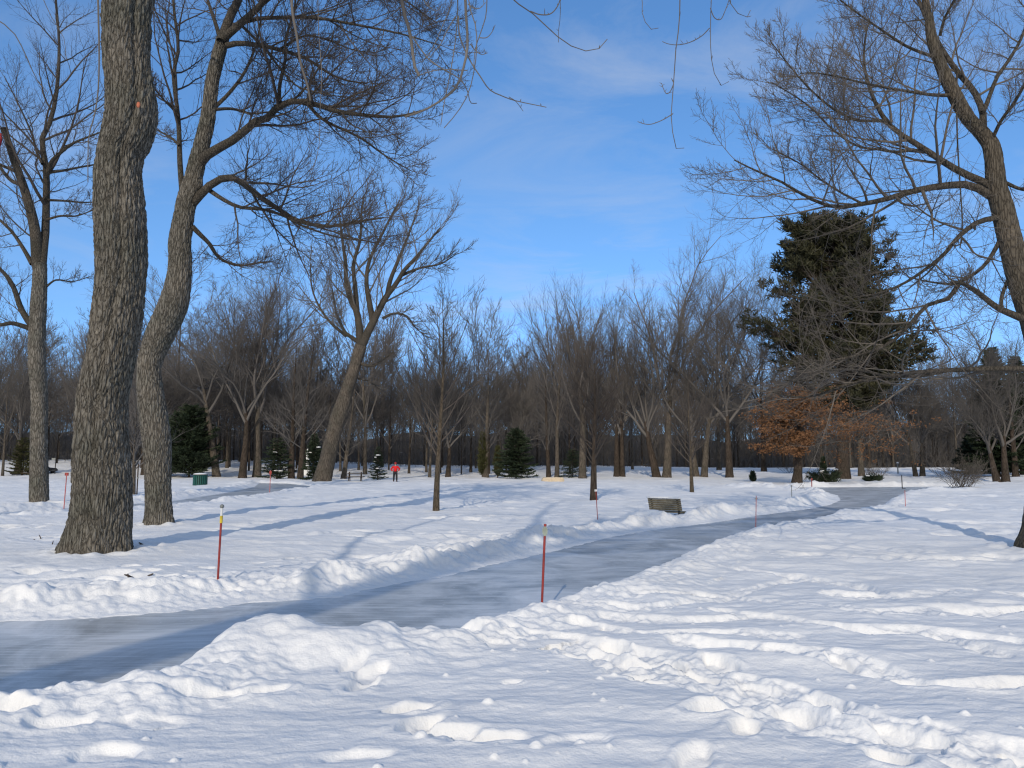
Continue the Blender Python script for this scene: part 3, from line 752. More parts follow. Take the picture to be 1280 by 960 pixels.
def right_tree():
    g = stand(1297, 687); Y = g[1]
    S = F / Y
    tp = [(1300, 694, .38), (1297, 684, .33), (1299, 660, .26), (1303, 600, .24), (1308, 540, .23), (1304, 470, .225), (1294, 410, .22), (1282, 370, .218), (1274, 345, .215), (1262, 300, .21), (1253, 262, .2),
          (1245, 232, .185), (1240, 187, .165), (1229, 168, .14), (1209, 146, .125), (1190, 112, .115), (1175, 79, .10), (1164, 49, .085), (1160, 19, .07), (1152, -25, .06), (1140, -90, .045)]
    path = [tuple(at(u, v, Y)) + (r,) for u, v, r in tp]; o = np.array(path[0][:3]); rng = np.random.RandomState(44)
    t = tree_root('bare_tree', o, 'leaning grey tree at the right edge with long low branches reaching over the snow')
    me, q = bark_trunk('trunk', path, 90, 520, 0.014, 23, flare=0.05, lobes=5, scale=.7); link('trunk', me, M['bark_mid'], t)
    B = LV['big']; G = M['limb']; T = M['twig_pale']
    for pix, dY, r0, r1, lv in [
        ([(1240, 246), (1227, 238), (1212, 231), (1182, 232), (1145, 238), (1107, 249), (1077, 255), (1044, 259), (1010, 247), (980, 229), (942, 212), (918, 200)], -1.5, .105, .012, twigcut(B, 18, 8, 6, 3)),
        ([(1077, 254), (1050, 240), (1028, 226), (1005, 208), (985, 196), (962, 185)], -.6, .03, .008, twigcut(B, 12, 7, 5, 3)),
        ([(1246, 238), (1230, 228), (1205, 217), (1182, 204), (1152, 184), (1122, 165), (1104, 146), (1089, 116), (1080, 80), (1082, 45), (1087, 25)], .8, .10, .016, twigcut(B, 17, 8, 6, 3)),
        ([(1106, 151), (1090, 151), (1070, 150), (1040, 135), (1010, 109), (987, 82), (965, 54)], -.8, .04, .009, twigcut(B, 15, 8, 6, 3)),
        ([(1192, 119), (1175, 119), (1160, 118), (1122, 112), (1085, 105), (1047, 96), (1018, 91), (1000, 92)], -1.2, .048, .010, twigcut(B, 14, 8, 5, 3)),
        ([(1142, 187), (1120, 190), (1100, 187), (1070, 182), (1040, 161), (1014, 135), (990, 118), (966, 104)], -1.2, .038, .009, twigcut(B, 14, 8, 6, 3)),
        ([(1170, 72), (1150, 65), (1130, 56), (1100, 36), (1070, 15), (1040, -8)], -.8, .042, .012, twigcut(B, 13, 8, 5, 3)),
        ([(1228, 170), (1229, 150), (1227, 135), (1216, 112), (1197, 90), (1179, 64), (1166, 40), (1150, 5), (1135, -40)], 1.0, .09, .03, twigcut(B, 14, 7, 5, 3)),
        ([(1229, 140), (1237, 120), (1246, 97), (1261, 75), (1276, 49), (1290, 10), (1300, -40)], .6, .055, .02, twigcut(B, 13, 8, 5, 3)),
        ([(1175, 45), (1180, 25), (1190, 5), (1203, -20)], -.6, .035, .02, twigcut(B, 10, 7, 5, 2)),
        ([(1236, 185), (1243, 168), (1252, 150), (1268, 128), (1285, 100), (1310, 70)], -1.2, .05, .02, twigcut(B, 12, 8, 5, 3)),
        ([(1240, 225), (1256, 228), (1275, 236), (1300, 238), (1340, 230)], -.6, .05, .02, twigcut(B, 9, 7, 5)),
        ([(1256, 272), (1240, 273), (1220, 279), (1197, 297), (1179, 319), (1152, 340), (1130, 354), (1100, 366), (1065, 372)], -2.0, .075, .010, twigcut(B, 12, 7, 5, 2)),
        ([(1256, 290), (1232, 330), (1205, 350), (1190, 355), (1160, 352), (1135, 346)], 1.8, .06, .012, twigcut(B, 11, 7, 5, 2)),
        ([(1288, 402), (1268, 394), (1246, 384), (1224, 367), (1205, 355), (1190, 352)], -1.0, .10, .03, twigcut(B, 8, 6, 5, 2)),
        ([(1252, 388), (1252, 372), (1258, 355), (1266, 340)], .4, .045, .03, twigcut(B, 6, 5, 4)),
        ([(1200, 352), (1190, 368), (1182, 375), (1160, 381), (1141, 401), (1119, 424), (1089, 439), (1044, 450), (1005, 452), (975, 462)], -2.0, .06, .010, twigcut(B, 11, 6, 4, 3)),
        ([(1310, 464), (1280, 461), (1231, 461), (1182, 463), (1130, 467), (1070, 478), (1032, 491), (1000, 497), (965, 490)], -2.2, .085, .010, twigcut(B, 10, 6, 4, 2, flat=.85)),
        ([(1185, 463), (1150, 470), (1110, 470), (1070, 462), (1020, 465), (985, 480)], -3.5, .045, .010, twigcut(B, 8, 6, 4, 2, flat=.8)),
        ([(1196, 92), (1196, 140), (1197, 180), (1200, 230), (1203, 280), (1200, 310)], -2.0, .022, .010, twigcut(B, 8, 5, 4)),
    ]:
        P, Rr = limb_from(pix, Y, dY, r0 * .82, r1)
        limb_obj(t, o, P, Rr, rng, lv, G, T, rm=.66)
    return t

def overhead_tree():
    """stands behind the camera on the left; its shadow lies over the ice and its drooping twigs hang into the top of the view"""
    Yt = -10.0; x0 = -10.2
    o = np.array([x0, Yt, float(base(x0, Yt)) - .1]); rng = np.random.RandomState(61)
    t = tree_root('bare_tree', o, 'thin drooping twigs hanging into the top of the sky from a tree overhead')
    pts = [(x0, Yt, o[2], .50), (x0 + .35, Yt, 1.5, .42), (x0 + 2.2, Yt, 4.5, .38), (x0 + 4.5, Yt, 8.6, .33), (x0 + 6.2, Yt + .4, 11.8, .25), (x0 + 7.4, Yt + .4, 14.8, .16)]
    me, q = bark_trunk('trunk', pts, 48, 160, 0.02, 31, flare=.06); link('trunk', me, M['bark'], t)
    B = LV['big']
    hub = np.array(pts[3][:3]); hub2 = np.array(pts[4][:3])
    for pp, r0 in [([hub, hub + (1.5, 1, 2.4), hub + (3.6, 2, 5.0), hub + (6.5, 2.5, 7.0)], .17), ([hub2, hub2 + (2.0, -1, 1.8), hub2 + (4.5, -1.5, 3.2), hub2 + (7.5, -1, 4.4)], .14),
                   ([hub2, hub2 + (-.4, 1.5, 2), hub2 + (-.5, 3, 4.5), hub2 + (-.4, 4, 7.5)], .13), ([hub, hub + (.5, -2, 2.5), hub + (1.8, -3.8, 5), hub + (3, -5.5, 7)], .14),
                   ([hub2 + (.5, 0, 1.5), hub2 + (2.4, .8, 3.6), hub2 + (4.2, 1.5, 6.6)], .12)]:
        P = smooth_path(pp, 14)[None]; limb_obj(t, o, P, np.linspace(r0, .04, 14)[None], rng, twigcut(B, 10, 6, 4))
    # limbs that reach forward over the camera; the hanging twigs are their sub-parts
    def hang(limb_pts, r0, drops):
        P = smooth_path(limb_pts, 24)[None]; l = link('limb', tube_mesh('limb', [(loc(o, P), np.linspace(r0, .02, 24)[None], 8)]), M['limb'], t)
        ch = []
        for pix, Y, dY, ra, rb, start in drops:
            m = len(pix); w = [at(u, v, Y + dY * k / (m - 1)) for k, (u, v) in enumerate(pix)]
            if start:
                d = np.linalg.norm(P[0] - w[0], axis=1); a = P[0][np.argmin(d)]
                w = [a, (a + w[0]) / 2 + np.array([0, 0, .15])] + w
            q = smooth_path(w, 26); ch.append((loc(o, q[None]), np.linspace(ra, rb, 26)[None], 7))
            # buds: little knobs along the twig
            rr = np.random.RandomState(int(abs(pix[0][0])))
            for k in range(6, 26, 2):
                if rr.rand() < .6:
                    dd = rr.randn(3) * .012; dd[2] = abs(dd[2]) + .006
                    ch.append((loc(o, np.stack([q[k], q[k] + dd * .6, q[k] + dd])[None]), np.array([[ra * .5, ra * .55, ra * .15]]), 4))
        link('twigs', tube_mesh('twigs', ch), M['grey_twig'], l)
    hang([tuple(hub2), (-3.2, -6, 10.6), (-1.8, 0, 8.2), (-.9, 4.2, 6.35), (-.1, 5.4, 6.0), (.6, 5.9, 5.9)], .14, [
        ([(500, -40), (504, 10), (511, 35), (515, 58), (518, 82), (524, 95)], 5.2, .1, .018, .011, 1),
        ([(515, 45), (525, 60), (536, 74), (553, 86), (575, 99), (584, 113), (588, 128), (596, 129)], 5.2, .3, .006, .003, 0),
        ([(583, -40), (582, 8), (584, 40), (584, 62), (579, 86), (571, 108), (555, 123), (530, 138), (506, 146)], 5.4, -.2, .014, .007, 1),
        ([(575, -40), (572, 20), (568, 60), (562, 95), (555, 130), (551, 156)], 5.6, .1, .007, .003, 1),
        ([(589, -30), (586, 3), (594, 30), (596, 50), (594, 80), (586, 115), (572, 140), (555, 160)], 5.1, .1, .006, .003, 1),
        ([(610, -40), (608, 15), (601, 40), (594, 62), (592, 85)], 5.3, .1, .006, .003, 1),
        ([(572, -40), (564, 5), (552, 35), (541, 60), (530, 75), (520, 80)], 5.4, .2, .006, .003, 1),
        ([(570, 20), (559, 38), (551, 55), (545, 62), (536, 74)], 5.5, 0, .005, .0025, 0),
        ([(573, 20), (574, 42), (580, 60), (590, 80), (600, 95), (612, 112), (628, 120), (645, 126), (683, 134)], 5.3, .3, .006, .003, 0),
        ([(636, 121), (645, 127), (654, 139)], 5.5, 0, .003, .002, 0),
        ([(585, 5), (592, 10), (600, 10), (607, 3)], 5.2, 0, .004, .002, 0),
        ([(598, 47), (608, 47), (615, 40), (619, 31)], 5.2, 0, .004, .002, 0),
        ([(588, 55), (594, 63), (602, 68), (610, 66)], 5.4, 0, .004, .002, 0),
        ([(526, -10), (532, 4), (540, 11), (545, 14), (551, 9)], 4.8, 0, .004, .002, 0),
        ([(584, 88), (560, 87), (545, 88), (530, 92), (520, 97)], 5.3, .1, .004, .003, 0),
    ])
    hang([tuple(hub2), (-2.6, -5, 10.0), (-.6, 0, 7.8), (.5, 3.6, 6.2), (1.2, 4.8, 5.8), (1.9, 5.3, 5.6)], .12, [
        ([(610, -60), (628, -15), (643, 0), (654, 10), (666, 17), (680, 30), (695, 44), (708, 54), (722, 61), (737, 64), (750, 60), (759, 49)], 4.6, .3, .006, .0028, 1),
        ([(663, 14), (674, 18), (686, 18), (694, 12), (700, 0), (703, -20)], 4.6, .1, .004, .003, 0),
        ([(702, -20), (701, 0), (700, 24), (698, 40), (698, 53)], 4.8, .1, .003, .002, 1),
        ([(850, -60), (850, -5), (849, 30), (845, 60), (843, 90), (840, 130), (839, 150), (842, 172), (846, 187), (854, 190), (855, 185)], 4.4, .2, .0055, .0022, 1),
        ([(840, 143), (828, 150), (815, 155), (806, 155), (797, 152)], 4.5, .05, .003, .002, 0),
        ([(842, 105), (838, 114), (833, 117), (829, 110), (827, 104)], 4.5, .05, .0028, .002, 0),
        ([(887, 35), (877, 45), (862, 53), (848, 56), (836, 55), (828, 52)], 4.5, .1, .003, .002, 0),
        ([(889, -40), (889, 0), (888, 40), (889, 70), (893, 92), (900, 105), (906, 109), (911, 102)], 4.4, .1, .004, .002, 1),
        ([(902, -30), (910, -5), (916, 10), (924, 18), (932, 22), (937, 18), (938, 13)], 4.3, .1, .004, .002, 1),
        ([(888, 10), (893, 22), (901, 24), (907, 12), (912, -2)], 4.4, .05, .003, .002, 0),
        ([(804, -30), (803, 5), (803, 18), (808, 30), (815, 37), (823, 35)], 4.7, .1, .003, .002, 1),
    ])
    hang([tuple(hub), (-6.6, -4, 9.2), (-5.6, 2, 8.4), (-4.6, 6.5, 7.6), (-3.4, 8, 7.2), (-2.2, 8.6, 7.1)], .11, [
        ([(124, -60), (123, 10), (124, 60), (123, 110), (118, 145), (111, 170), (110, 200), (110, 228)], 8.2, .2, .016, .005, 1),
        ([(362, -50), (365, 10), (371, 45), (376, 80), (384, 105), (388, 126)], 8.0, .2, .020, .012, 1),
        ([(398, -50), (398, 30), (402, 90), (400, 140), (399, 180), (393, 205), (387, 218)], 8.4, .2, .007, .003, 1),
        ([(-40, -10), (5, 30), (20, 45), (35, 75), (46, 100), (60, 116)], 8.0, .3, .013, .004, 1),
        ([(40, -50), (58, 8), (70, 30), (80, 48), (83, 75)], 8.4, .3, .008, .003, 1),
    ])
    return t

# ------------------------------------------------------------------ trees of the wood: grown whole
def grown_tree(kind, H, seed, rm=1.0, dens=1.0, r0=None, lean=(0, 0), bole=None):
    """returns (trunk chains, crown chains) with the base at the origin"""
    rng = np.random.RandomState(seed); N = 14
    s = np.linspace(0, 1, N)
    D = lambda n: max(2, int(round(n * dens)))
    if kind == 'forest':          # straight leader, short ascending branches
        top, r0 = .93, r0 or H * .014
    elif kind == 'vase':          # bole that breaks into spreading limbs
        top, r0 = bole or .36, r0 or H * .020
    elif kind == 'upright':       # forked, fine rising twigs
        top, r0 = bole or .46, r0 or H * .015
    else:                         # young: leader with many rising branches from low down
        top, r0 = .95, r0 or H * .016
    P = np.zeros((1, N, 3)); sw = rng.randn(4) * .012 * H
    P[0, :, 2] = s * H * top - .25
    P[0, :, 0] = sw[0] * np.sin(s * 3) * s + sw[1] * s * s + lean[0] * s * H * top
    P[0, :, 1] = sw[2] * np.sin(s * 2.6) * s + sw[3] * s * s + lean[1] * s * H * top
    tr = r0 * (1 - (.62 if kind in ('vase', 'upright') else .95) * s) + .22 * r0 * np.exp(-s * top * H / .5)
    trunk = [(P, tr[None], 10)]; cr = []
    if kind == 'forest':
        b, r = grow(P, tr[None], rng, D(26), t0=.20, t1=1, ang=(35, 62), ln=.30, taper=.62, N=7, up=.6, wig=.10, rr=.5, rmin=.016 * rm, rlen=.014); cr.append((b, r, 5))
        b, r = grow(b, r, rng, D(7), t0=.2, ang=(28, 55), ln=.50, N=5, up=.45, wig=.13, rmin=.011 * rm, rlen=.012); cr.append((b, r, 3))
        b, r = grow(b, r, rng, D(7), t0=.15, ang=(25, 55), ln=.55, N=4, up=.35, wig=.15, rmin=.008 * rm, rlen=.009); cr.append((b, r, 3))
    elif kind == 'vase':
        b, r = grow(P, tr[None], rng, 6, t0=.70, t1=1, ang=(18, 46), ln=.62, abs_len=H, taper=-.08, N=10, up=.45, wig=.13, rr=.72, rmin=.03 * rm, rlen=.022); trunk.append((b[:3], r[:3], 7)); cr.append((b, r, 6))
        b, r = grow(b, r, rng, D(10), t0=.2, ang=(25, 50), ln=.46, N=7, up=.5, wig=.11, rmin=.018 * rm, rlen=.014); cr.append((b, r, 4))
        b, r = grow(b, r, rng, D(9), t0=.15, ang=(25, 52), ln=.48, N=5, up=.35, wig=.13, rmin=.011 * rm, rlen=.011); cr.append((b, r, 3))
        b, r = grow(b, r, rng, D(7), t0=.15, ang=(25, 55), ln=.58, N=4, up=.25, wig=.14, rmin=.008 * rm, rlen=.009); cr.append((b, r, 3))
        trunk = trunk[:1]
    elif kind == 'upright':
        b, r = grow(P, tr[None], rng, 9, t0=.45, t1=1, ang=(12, 36), ln=.46, abs_len=H, taper=-.1, N=9, up=.5, wig=.085, rr=.62, rmin=.025 * rm, rlen=.016); cr.append((b, r, 6))
        b, r = grow(b, r, rng, D(12), t0=.15, ang=(18, 38), ln=.36, N=6, up=.55, wig=.08, rmin=.013 * rm, rlen=.012, taper=.35); cr.append((b, r, 3))
        b, r = grow(b, r, rng, D(9), t0=.1, ang=(18, 40), ln=.55, N=4, up=.4, wig=.10, rmin=.008 * rm, rlen=.009); cr.append((b, r, 3))
    else:
        b, r = grow(P, tr[None], rng, D(44), t0=.25, t1=1, ang=(32, 58), ln=.52, taper=.78, N=8, up=.5, wig=.05, rr=.45, rmin=.010 * rm, rlen=.011); cr.append((b, r, 5))
        b, r = grow(b, r, rng, D(10), t0=.18, ang=(25, 48), ln=.38, N=5, up=.4, wig=.08, rmin=.006 * rm, rlen=.010); cr.append((b, r, 3))
        b, r = grow(b, r, rng, D(5), t0=.2, ang=(25, 50), ln=.45, N=4, up=.3, wig=.10, rmin=.0042 * rm, rlen=.008); cr.append((b, r, 3))
    top_z = np.percentile(np.concatenate([c[0][:, -1, 2] for c in cr]), 99.7); f = (H + 0.0) / top_z     # keep the whole tree to its stated height
    trunk = [(p * f, r, n_) for p, r, n_ in trunk]; cr = [(p * f, r, n_) for p, r, n_ in cr]
    return trunk, cr

def put_tree(name, p, chains, bark, tw, label, group=None, rz=0.0):
    t = empty(name, p, rz); tag(t, label, 'tree', group)
    link('trunk', tube_mesh('trunk', chains[0]), bark, t)
    link('crown', tube_mesh('crown', chains[1]), tw, t)
    return t

def own_tree(u, v, vtop, kind, seed, label, wpx=None, bark='bark_far', tw='twig_far', lean_px=0, dens=1.0, rm=1.0, bole=None, cat='tree'):
    p = stand(u, v); D = p[1]
    H = (v - vtop) / F * D * 1.02
    r0 = wpx / 2 / F * D if wpx else None
    ch = grown_tree(kind, H, seed, rm=rm * max(.8, D / 100), dens=dens * {'young': 1.15, 'upright': 1.42, 'vase': 1.22, 'forest': 1.15}[kind], r0=r0, lean=(lean_px / max(1.0, (v - vtop)), 0.02), bole=bole)
    return put_tree('bare_tree', p, ch, M[bark], M[tw], label)
# ------------------------------------------------------------------ evergreens
def leaf_mat(name, dark, light, sc=0.6, rough=0.6):
    m, nt, b = new_mat(name, rough, 0.2)
    tc = nd(nt, 'ShaderNodeTexCoord'); n = nd(nt, 'ShaderNodeTexNoise', Scale=sc, Detail=6.0, Roughness=0.75)
    nt.links.new(tc.outputs['Object'], n.inputs['Vector'])
    r = ramp(nt, [(0.3, dark), (0.72, light)])
    nt.links.new(n.outputs['Fac'], r.inputs['Fac']); nt.links.new(r.outputs['Color'], b.inputs['Base Color'])
    return m
M['spruce'] = leaf_mat('spruce_needles', (0.016, 0.026, 0.014), (0.050, 0.068, 0.036))
M['pine'] = leaf_mat('pine_needles', (0.020, 0.023, 0.011), (0.066, 0.062, 0.031), 0.35)
M['cedar'] = leaf_mat('cedar_sprays', (0.032, 0.036, 0.014), (0.095, 0.092, 0.036))
M['beech'] = leaf_mat('dry_beech_leaves', (0.10, 0.048, 0.020), (0.29, 0.145, 0.070), 2.2, 0.8)

def blades(pos, d, length, width, rng):
    """thin pointed blades rooted at pos (n,3) along d (n,3)"""
    n = len(pos); d = unit(d)
    s = unit(np.cross(d, rng.randn(n, 3)))
    L = length * (0.6 + 0.8 * rng.rand(n))[:, None]; W = width * (0.7 + 0.6 * rng.rand(n))[:, None]
    a = pos - s * W * .5; b = pos + s * W * .5
    c = pos + d * L * .6 + s * W * .45; e = pos + d * L; f = pos + d * L * .6 - s * W * .45
    V = np.stack([a, b, c, e, f], 1).reshape(-1, 3)
    F5 = np.arange(n * 5).reshape(n, 5)
    return V, F5

def conifer(H, Rm, seed, nb=110, per=60, blade=(.22, .035), low=.04, droop=-.15, up=.35, power=1.0, splay=.8):
    rng = np.random.RandomState(seed)
    P = np.zeros((1, 10, 3)); P[0, :, 2] = np.linspace(-.2, H * .97, 10); P[0, :, :2] = rng.randn(10, 2) * .006 * H * np.linspace(0, 1, 10)[:, None]
    Rr = np.linspace(H * .018, .01, 10)[None]
    t = low + (1 - low) * (np.arange(nb) + rng.rand(nb)) / nb; t = t ** .9
    az = np.arange(nb) * 2.39996 + rng.randn(nb) * .4
    L = Rm * np.clip(1 - t, 0.02, 1) ** power * (0.65 + .5 * rng.rand(nb)) + .08
    N = 6; Q = np.zeros((nb, N, 3)); Q[:, 0, 2] = t * H * .97
    d = np.stack([np.cos(az), np.sin(az), np.full(nb, droop)], 1); d = unit(d)
    for j in range(1, N):
        d = unit(d + np.array([0, 0, up / N]) + rng.randn(nb, 3) * .06)
        Q[:, j] = Q[:, j - 1] + d * (L / (N - 1))[:, None]
    br = np.linspace(.022, .006, N)[None] * np.ones((nb, 1))
    pi = np.repeat(np.arange(nb), np.maximum(6, (per * L / L.mean()).astype(int)))
    f = rng.rand(len(pi)) ** .8
    p, r, T = interp(Q, br, pi, f)
    sd = np.cross(T, np.array([0, 0, 1.0])); sgn = rng.choice([-1, 1], len(pi))[:, None]
    off = sd * sgn * (rng.rand(len(pi)) * .30 * L[pi] * (1 - f * .7))[:, None]
    dirn = T * .8 + unit(sd) * sgn * splay * rng.rand(len(pi))[:, None] + rng.randn(len(pi), 3) * .28
    V, F5 = blades(p + off + np.array([0, 0, -.12]) * (np.abs(off).sum(1))[:, None], dirn, blade[0], blade[1], rng)
    return [(P, Rr, 8)], [(Q, br, 4)], V, F5

def put_conifer(name, p, parts, leaf, label, cat='tree', group=None, bark='bark_dark', leafname='needles'):
    t = empty(name, p); tag(t, label, cat, group)
    link('trunk', tube_mesh('trunk', parts[0]), M[bark], t)
    c = link('crown', np_mesh('crown', parts[2], parts[3], False), leaf, t)
    link('branches', tube_mesh('branches', parts[1]), M[bark], c)
    return t

def snow_caps(parent, spots, seed):
    for (x, y, z, r) in spots:
        bm = bmesh.new(); g = bmesh.ops.create_icosphere(bm, subdivisions=2, radius=r)
        for v in g['verts']:
            n = 1 + .25 * float(gn(np.array([v.co.x * 6 + x * 3]), np.array([v.co.y * 6 + z * 5]))[0])
            v.co = Vector((x + v.co.x * 1.3 * n, y + v.co.y * 1.2 * n, z + v.co.z * .42 * n))
        me = bpy.data.meshes.new('snow_load'); bm.to_mesh(me); bm.free()
        for f in me.polygons: f.use_smooth = True
        link('snow_load', me, M['snow'], parent)

def white_pine():
    p = stand(1053, 598); Y = p[1]; o = p - np.array([0, 0, .2]); rng = np.random.RandomState(77)
    k = Y / F
    t = empty('pine_tree', o); tag(t, 'huge dark evergreen pine with a ragged flat top, the biggest evergreen', 'tree')
    H = (598 - 287) * k
    s = np.linspace(0, 1, 14); P = np.zeros((1, 14, 3)); P[0, :, 2] = s * H * .96; P[0, :, 0] = .5 * np.sin(s * 3)
    Rr = (7.6 * k * (1 - .85 * s) + .25 * np.exp(-s * H / .8))[None]
    link('trunk', tube_mesh('trunk', [(P, Rr, 16)]), M['bark_dark'], t)
    # branches: photo row, reach left and right in photo pixels
    rows = [(290, 40, 45), (296, 60, 62), (306, 66, 68), (316, 72, 66), (328, 86, 74), (340, 92, 76), (352, 80, 70), (364, 88, 72), (378, 92, 62), (390, 98, 58), (402, 86, 66), (414, 92, 78), (428, 96, 92),
            (440, 96, 108), (452, 88, 92), (466, 80, 84), (480, 84, 70), (494, 74, 60), (508, 66, 58)]
    Q = []; N = 8
    for v, L, Rg in rows:
        z = (598 - v) * k
        for j in range(14):
            a = rng.rand() * 6.283 if j > 3 else [0, math.pi, .5, math.pi - .5][j] + rng.randn() * .2
            reach = (Rg if math.cos(a) > 0 else L) * k
            reach *= .90 * (0.48 + .64 * rng.rand()) * (1.0 if abs(math.cos(a)) > .6 else .9)
            zz = z + rng.randn() * .5; f = zz / H
            d = np.array([math.cos(a), math.sin(a), .05 + .35 * f]); q = [np.array([np.interp(zz, P[0, :, 2], P[0, :, 0]), 0, zz])]
            for m in range(1, N):
                d = unit(d + np.array([0, 0, (.55 + .3 * f) / N]) * (m / N) + rng.randn(3) * .07); q.append(q[-1] + d * reach / (N - 1))
            Q.append(q)
    # the two low sweeping branches that stick out beside the crown
    for (pts) in ([(1060, 470), (1085, 462), (1110, 448), (1130, 430), (1155, 414)], [(1060, 478), (1090, 470), (1115, 462), (1140, 450), (1150, 446)], [(1050, 436), (1015, 432), (985, 424), (958, 412), (946, 408)]):
        q = smooth_path([at(u, v, Y - .5 * i) - o for i, (u, v) in enumerate(pts)], N)
        for jj in range(3): Q.append([x + rng.randn(3) * np.array([.25, .5, .18]) * (i_ > 1) for i_, x in enumerate(q)])
    Q = np.array(Q); C = len(Q); br = np.linspace(.10, .02, N)[None] * np.ones((C, 1))
    B2, R2 = grow(Q, br, rng, 13, t0=.3, t1=1, ang=(25, 60), ln=.30, N=4, up=.5, wig=.08, rmin=.012, flat=.5, taper=.5)
    pi = np.repeat(np.arange(len(B2)), 3); f = np.tile([.45, .75, .98], len(B2))
    tp, _, T = interp(B2, R2, pi, f)
    keep = (rng.rand(len(tp)) < .93) & (gn(tp[:, 0] * .30 + 3, tp[:, 2] * .62 + tp[:, 1] * .15, 17) + .5 * gn(tp[:, 0] * .8, tp[:, 2] * 1.3, 18) > -.30); tp, T = tp[keep], T[keep]
    n = 13; pos = np.repeat(tp, n, 0) + rng.randn(len(tp) * n, 3) * np.array([.20, .20, .07]); dd = np.repeat(T, n, 0) * .7 + rng.randn(len(tp) * n, 3) * .7; dd[:, 2] += .25
    V, F5 = blades(pos, dd, .52, .10, rng)
    c = link('crown', np_mesh('crown', V, F5, False), M['pine'], t)
    link('branches', tube_mesh('branches', [(Q, br, 6), (B2, R2, 3)]), M['bark_dark'], c)
    return t

def beech():
    p = stand(996, 605); Y = p[1]; o = p - np.array([0, 0, .15]); k = Y / F; rng = np.random.RandomState(88)
    t = empty('beech_tree', o); tag(t, 'low wide tree still holding layers of rusty orange dry leaves', 'tree')
    H = 150 * k; s = np.linspace(0, 1, 12); P = np.zeros((1, 12, 3)); P[0, :, 2] = s * H; P[0, :, 0] = .3 * np.sin(s * 3) + .3 * s
    Rr = (5.6 * k * (1 - .88 * s) + .12 * np.exp(-s * H / .5))[None]
    link('trunk', tube_mesh('trunk', [(P, Rr, 12)]), M['bark_dark'], t)
    Q = []; N = 8
    for v in np.linspace(566, 470, 34):
        z = (605 - v) * k
        for j in range(3):
            a = rng.rand() * 6.283; c = math.cos(a)
            low = v > 520
            reach = ((118 if low else 62) if c > 0 else (62 if low else 50)) * k * (.55 + .45 * rng.rand()) * (1 if abs(c) > .55 else .7)
            d = np.array([c, math.sin(a), .26]); q = [np.array([np.interp(z, P[0, :, 2], P[0, :, 0]), 0, z])]
            for m in range(1, N):
                d = unit(d + np.array([0, 0, (-.35 if low else .3) / N]) + rng.randn(3) * .06); q.append(q[-1] + d * reach / (N - 1))
            Q.append(q)
    Q = np.array(Q); br = np.linspace(.045, .01, N)[None] * np.ones((len(Q), 1))
    B2, R2 = grow(Q, br, rng, 9, t0=.15, t1=1, ang=(25, 60), ln=.35, N=5, up=.05, wig=.08, rmin=.009, flat=.7, taper=.4)
    B3, R3 = grow(B2, R2, rng, 4, t0=.2, t1=1, ang=(25, 60), ln=.45, N=4, up=.0, wig=.1, rmin=.006, flat=.6, taper=.3)
    cr = link('crown', tube_mesh('crown', [(Q, br, 5), (B2, R2, 3), (B3, R3, 3)]), M['twig_far'], t)
    tips = B3[:, 2:].reshape(-1, 3)
    vv = 605 - tips[:, 2] / k
    # leaves thin out upward, and keep to certain sprays
    cl = gn(tips[:, 0] * .55, tips[:, 2] * 1.6 + tips[:, 1] * .3, 5) + .35 * gn(tips[:, 0] * 1.9, tips[:, 1] * 1.9, 6)
    pr = sstep(482, 535, vv) * sstep(-.35, .25, cl) * np.where(tips[:, 0] > 1.5, .75, 1) + .10 * sstep(475, 500, vv)
    tips = tips[rng.rand(len(tips)) < pr * 1.0]
    n = 8; pos = np.repeat(tips, n, 0) + rng.randn(len(tips) * n, 3) * np.array([.20, .20, .10])
    dd = rng.randn(len(pos), 3) * np.array([1, 1, .6]); dd[:, 2] -= .3
    V, F5 = blades(pos, dd, .13, .075, rng)
    lf = link('leaves', np_mesh('leaves', V, F5, False), M['beech'], cr); lf['label'] = 'rusty orange dry leaves'
    return t

def twig_bush(u, v, wpx, hpx, seed, label, mat='twig_pale', n=46):
    p = stand(u, v); k = p[1] / F; rng = np.random.RandomState(seed); o = p - np.array([0, 0, .12])
    W, H = wpx * k / 2, hpx * k * 1.1
    a = rng.rand(n) * 6.283; Q = np.zeros((n, 7, 3)); Q[:, 0, :2] = rng.randn(n, 2) * W * .22
    d = unit(np.stack([np.cos(a) * (.3 + .9 * rng.rand(n)), np.sin(a) * (.3 + .9 * rng.rand(n)), np.ones(n) * .8], 1))
    L = H * (.8 + .5 * rng.rand(n)) + W * .3
    for j in range(1, 7):
        d = unit(d + rng.randn(n, 3) * .08 + np.array([0, 0, .04])); Q[:, j] = Q[:, j - 1] + d * (L / 6)[:, None]
    r = np.linspace(.013, .006, 7)[None] * np.ones((n, 1))
    t = empty('bare_shrub', o); tag(t, label, 'shrub')
    b, rb = grow(Q, r, rng, 9, t0=.2, ang=(20, 45), ln=.4, N=5, up=.2, wig=.1, rmin=.006)
    c, rc = grow(b, rb, rng, 4, t0=.2, ang=(20, 50), ln=.45, N=4, up=.1, wig=.12, rmin=.005)
    link('stems', tube_mesh('stems', [(Q, r, 5)]), M[mat], t); link('crown', tube_mesh('crown', [(b, rb, 3), (c, rc, 3)]), M[mat], t)
    return t

# ------------------------------------------------------------------ small things
def bm_obj(name, bm, mat, parent=None, smooth=False, bevel=0.0):
    if bevel: bmesh.ops.bevel(bm, geom=bm.edges[:], offset=bevel, segments=2, affect='EDGES', profile=.5)
    bmesh.ops.recalc_face_normals(bm, faces=bm.faces[:])
    me = bpy.data.meshes.new(name); bm.to_mesh(me); bm.free()
    for f in me.polygons: f.use_smooth = smooth
    return link(name, me, mat, parent)

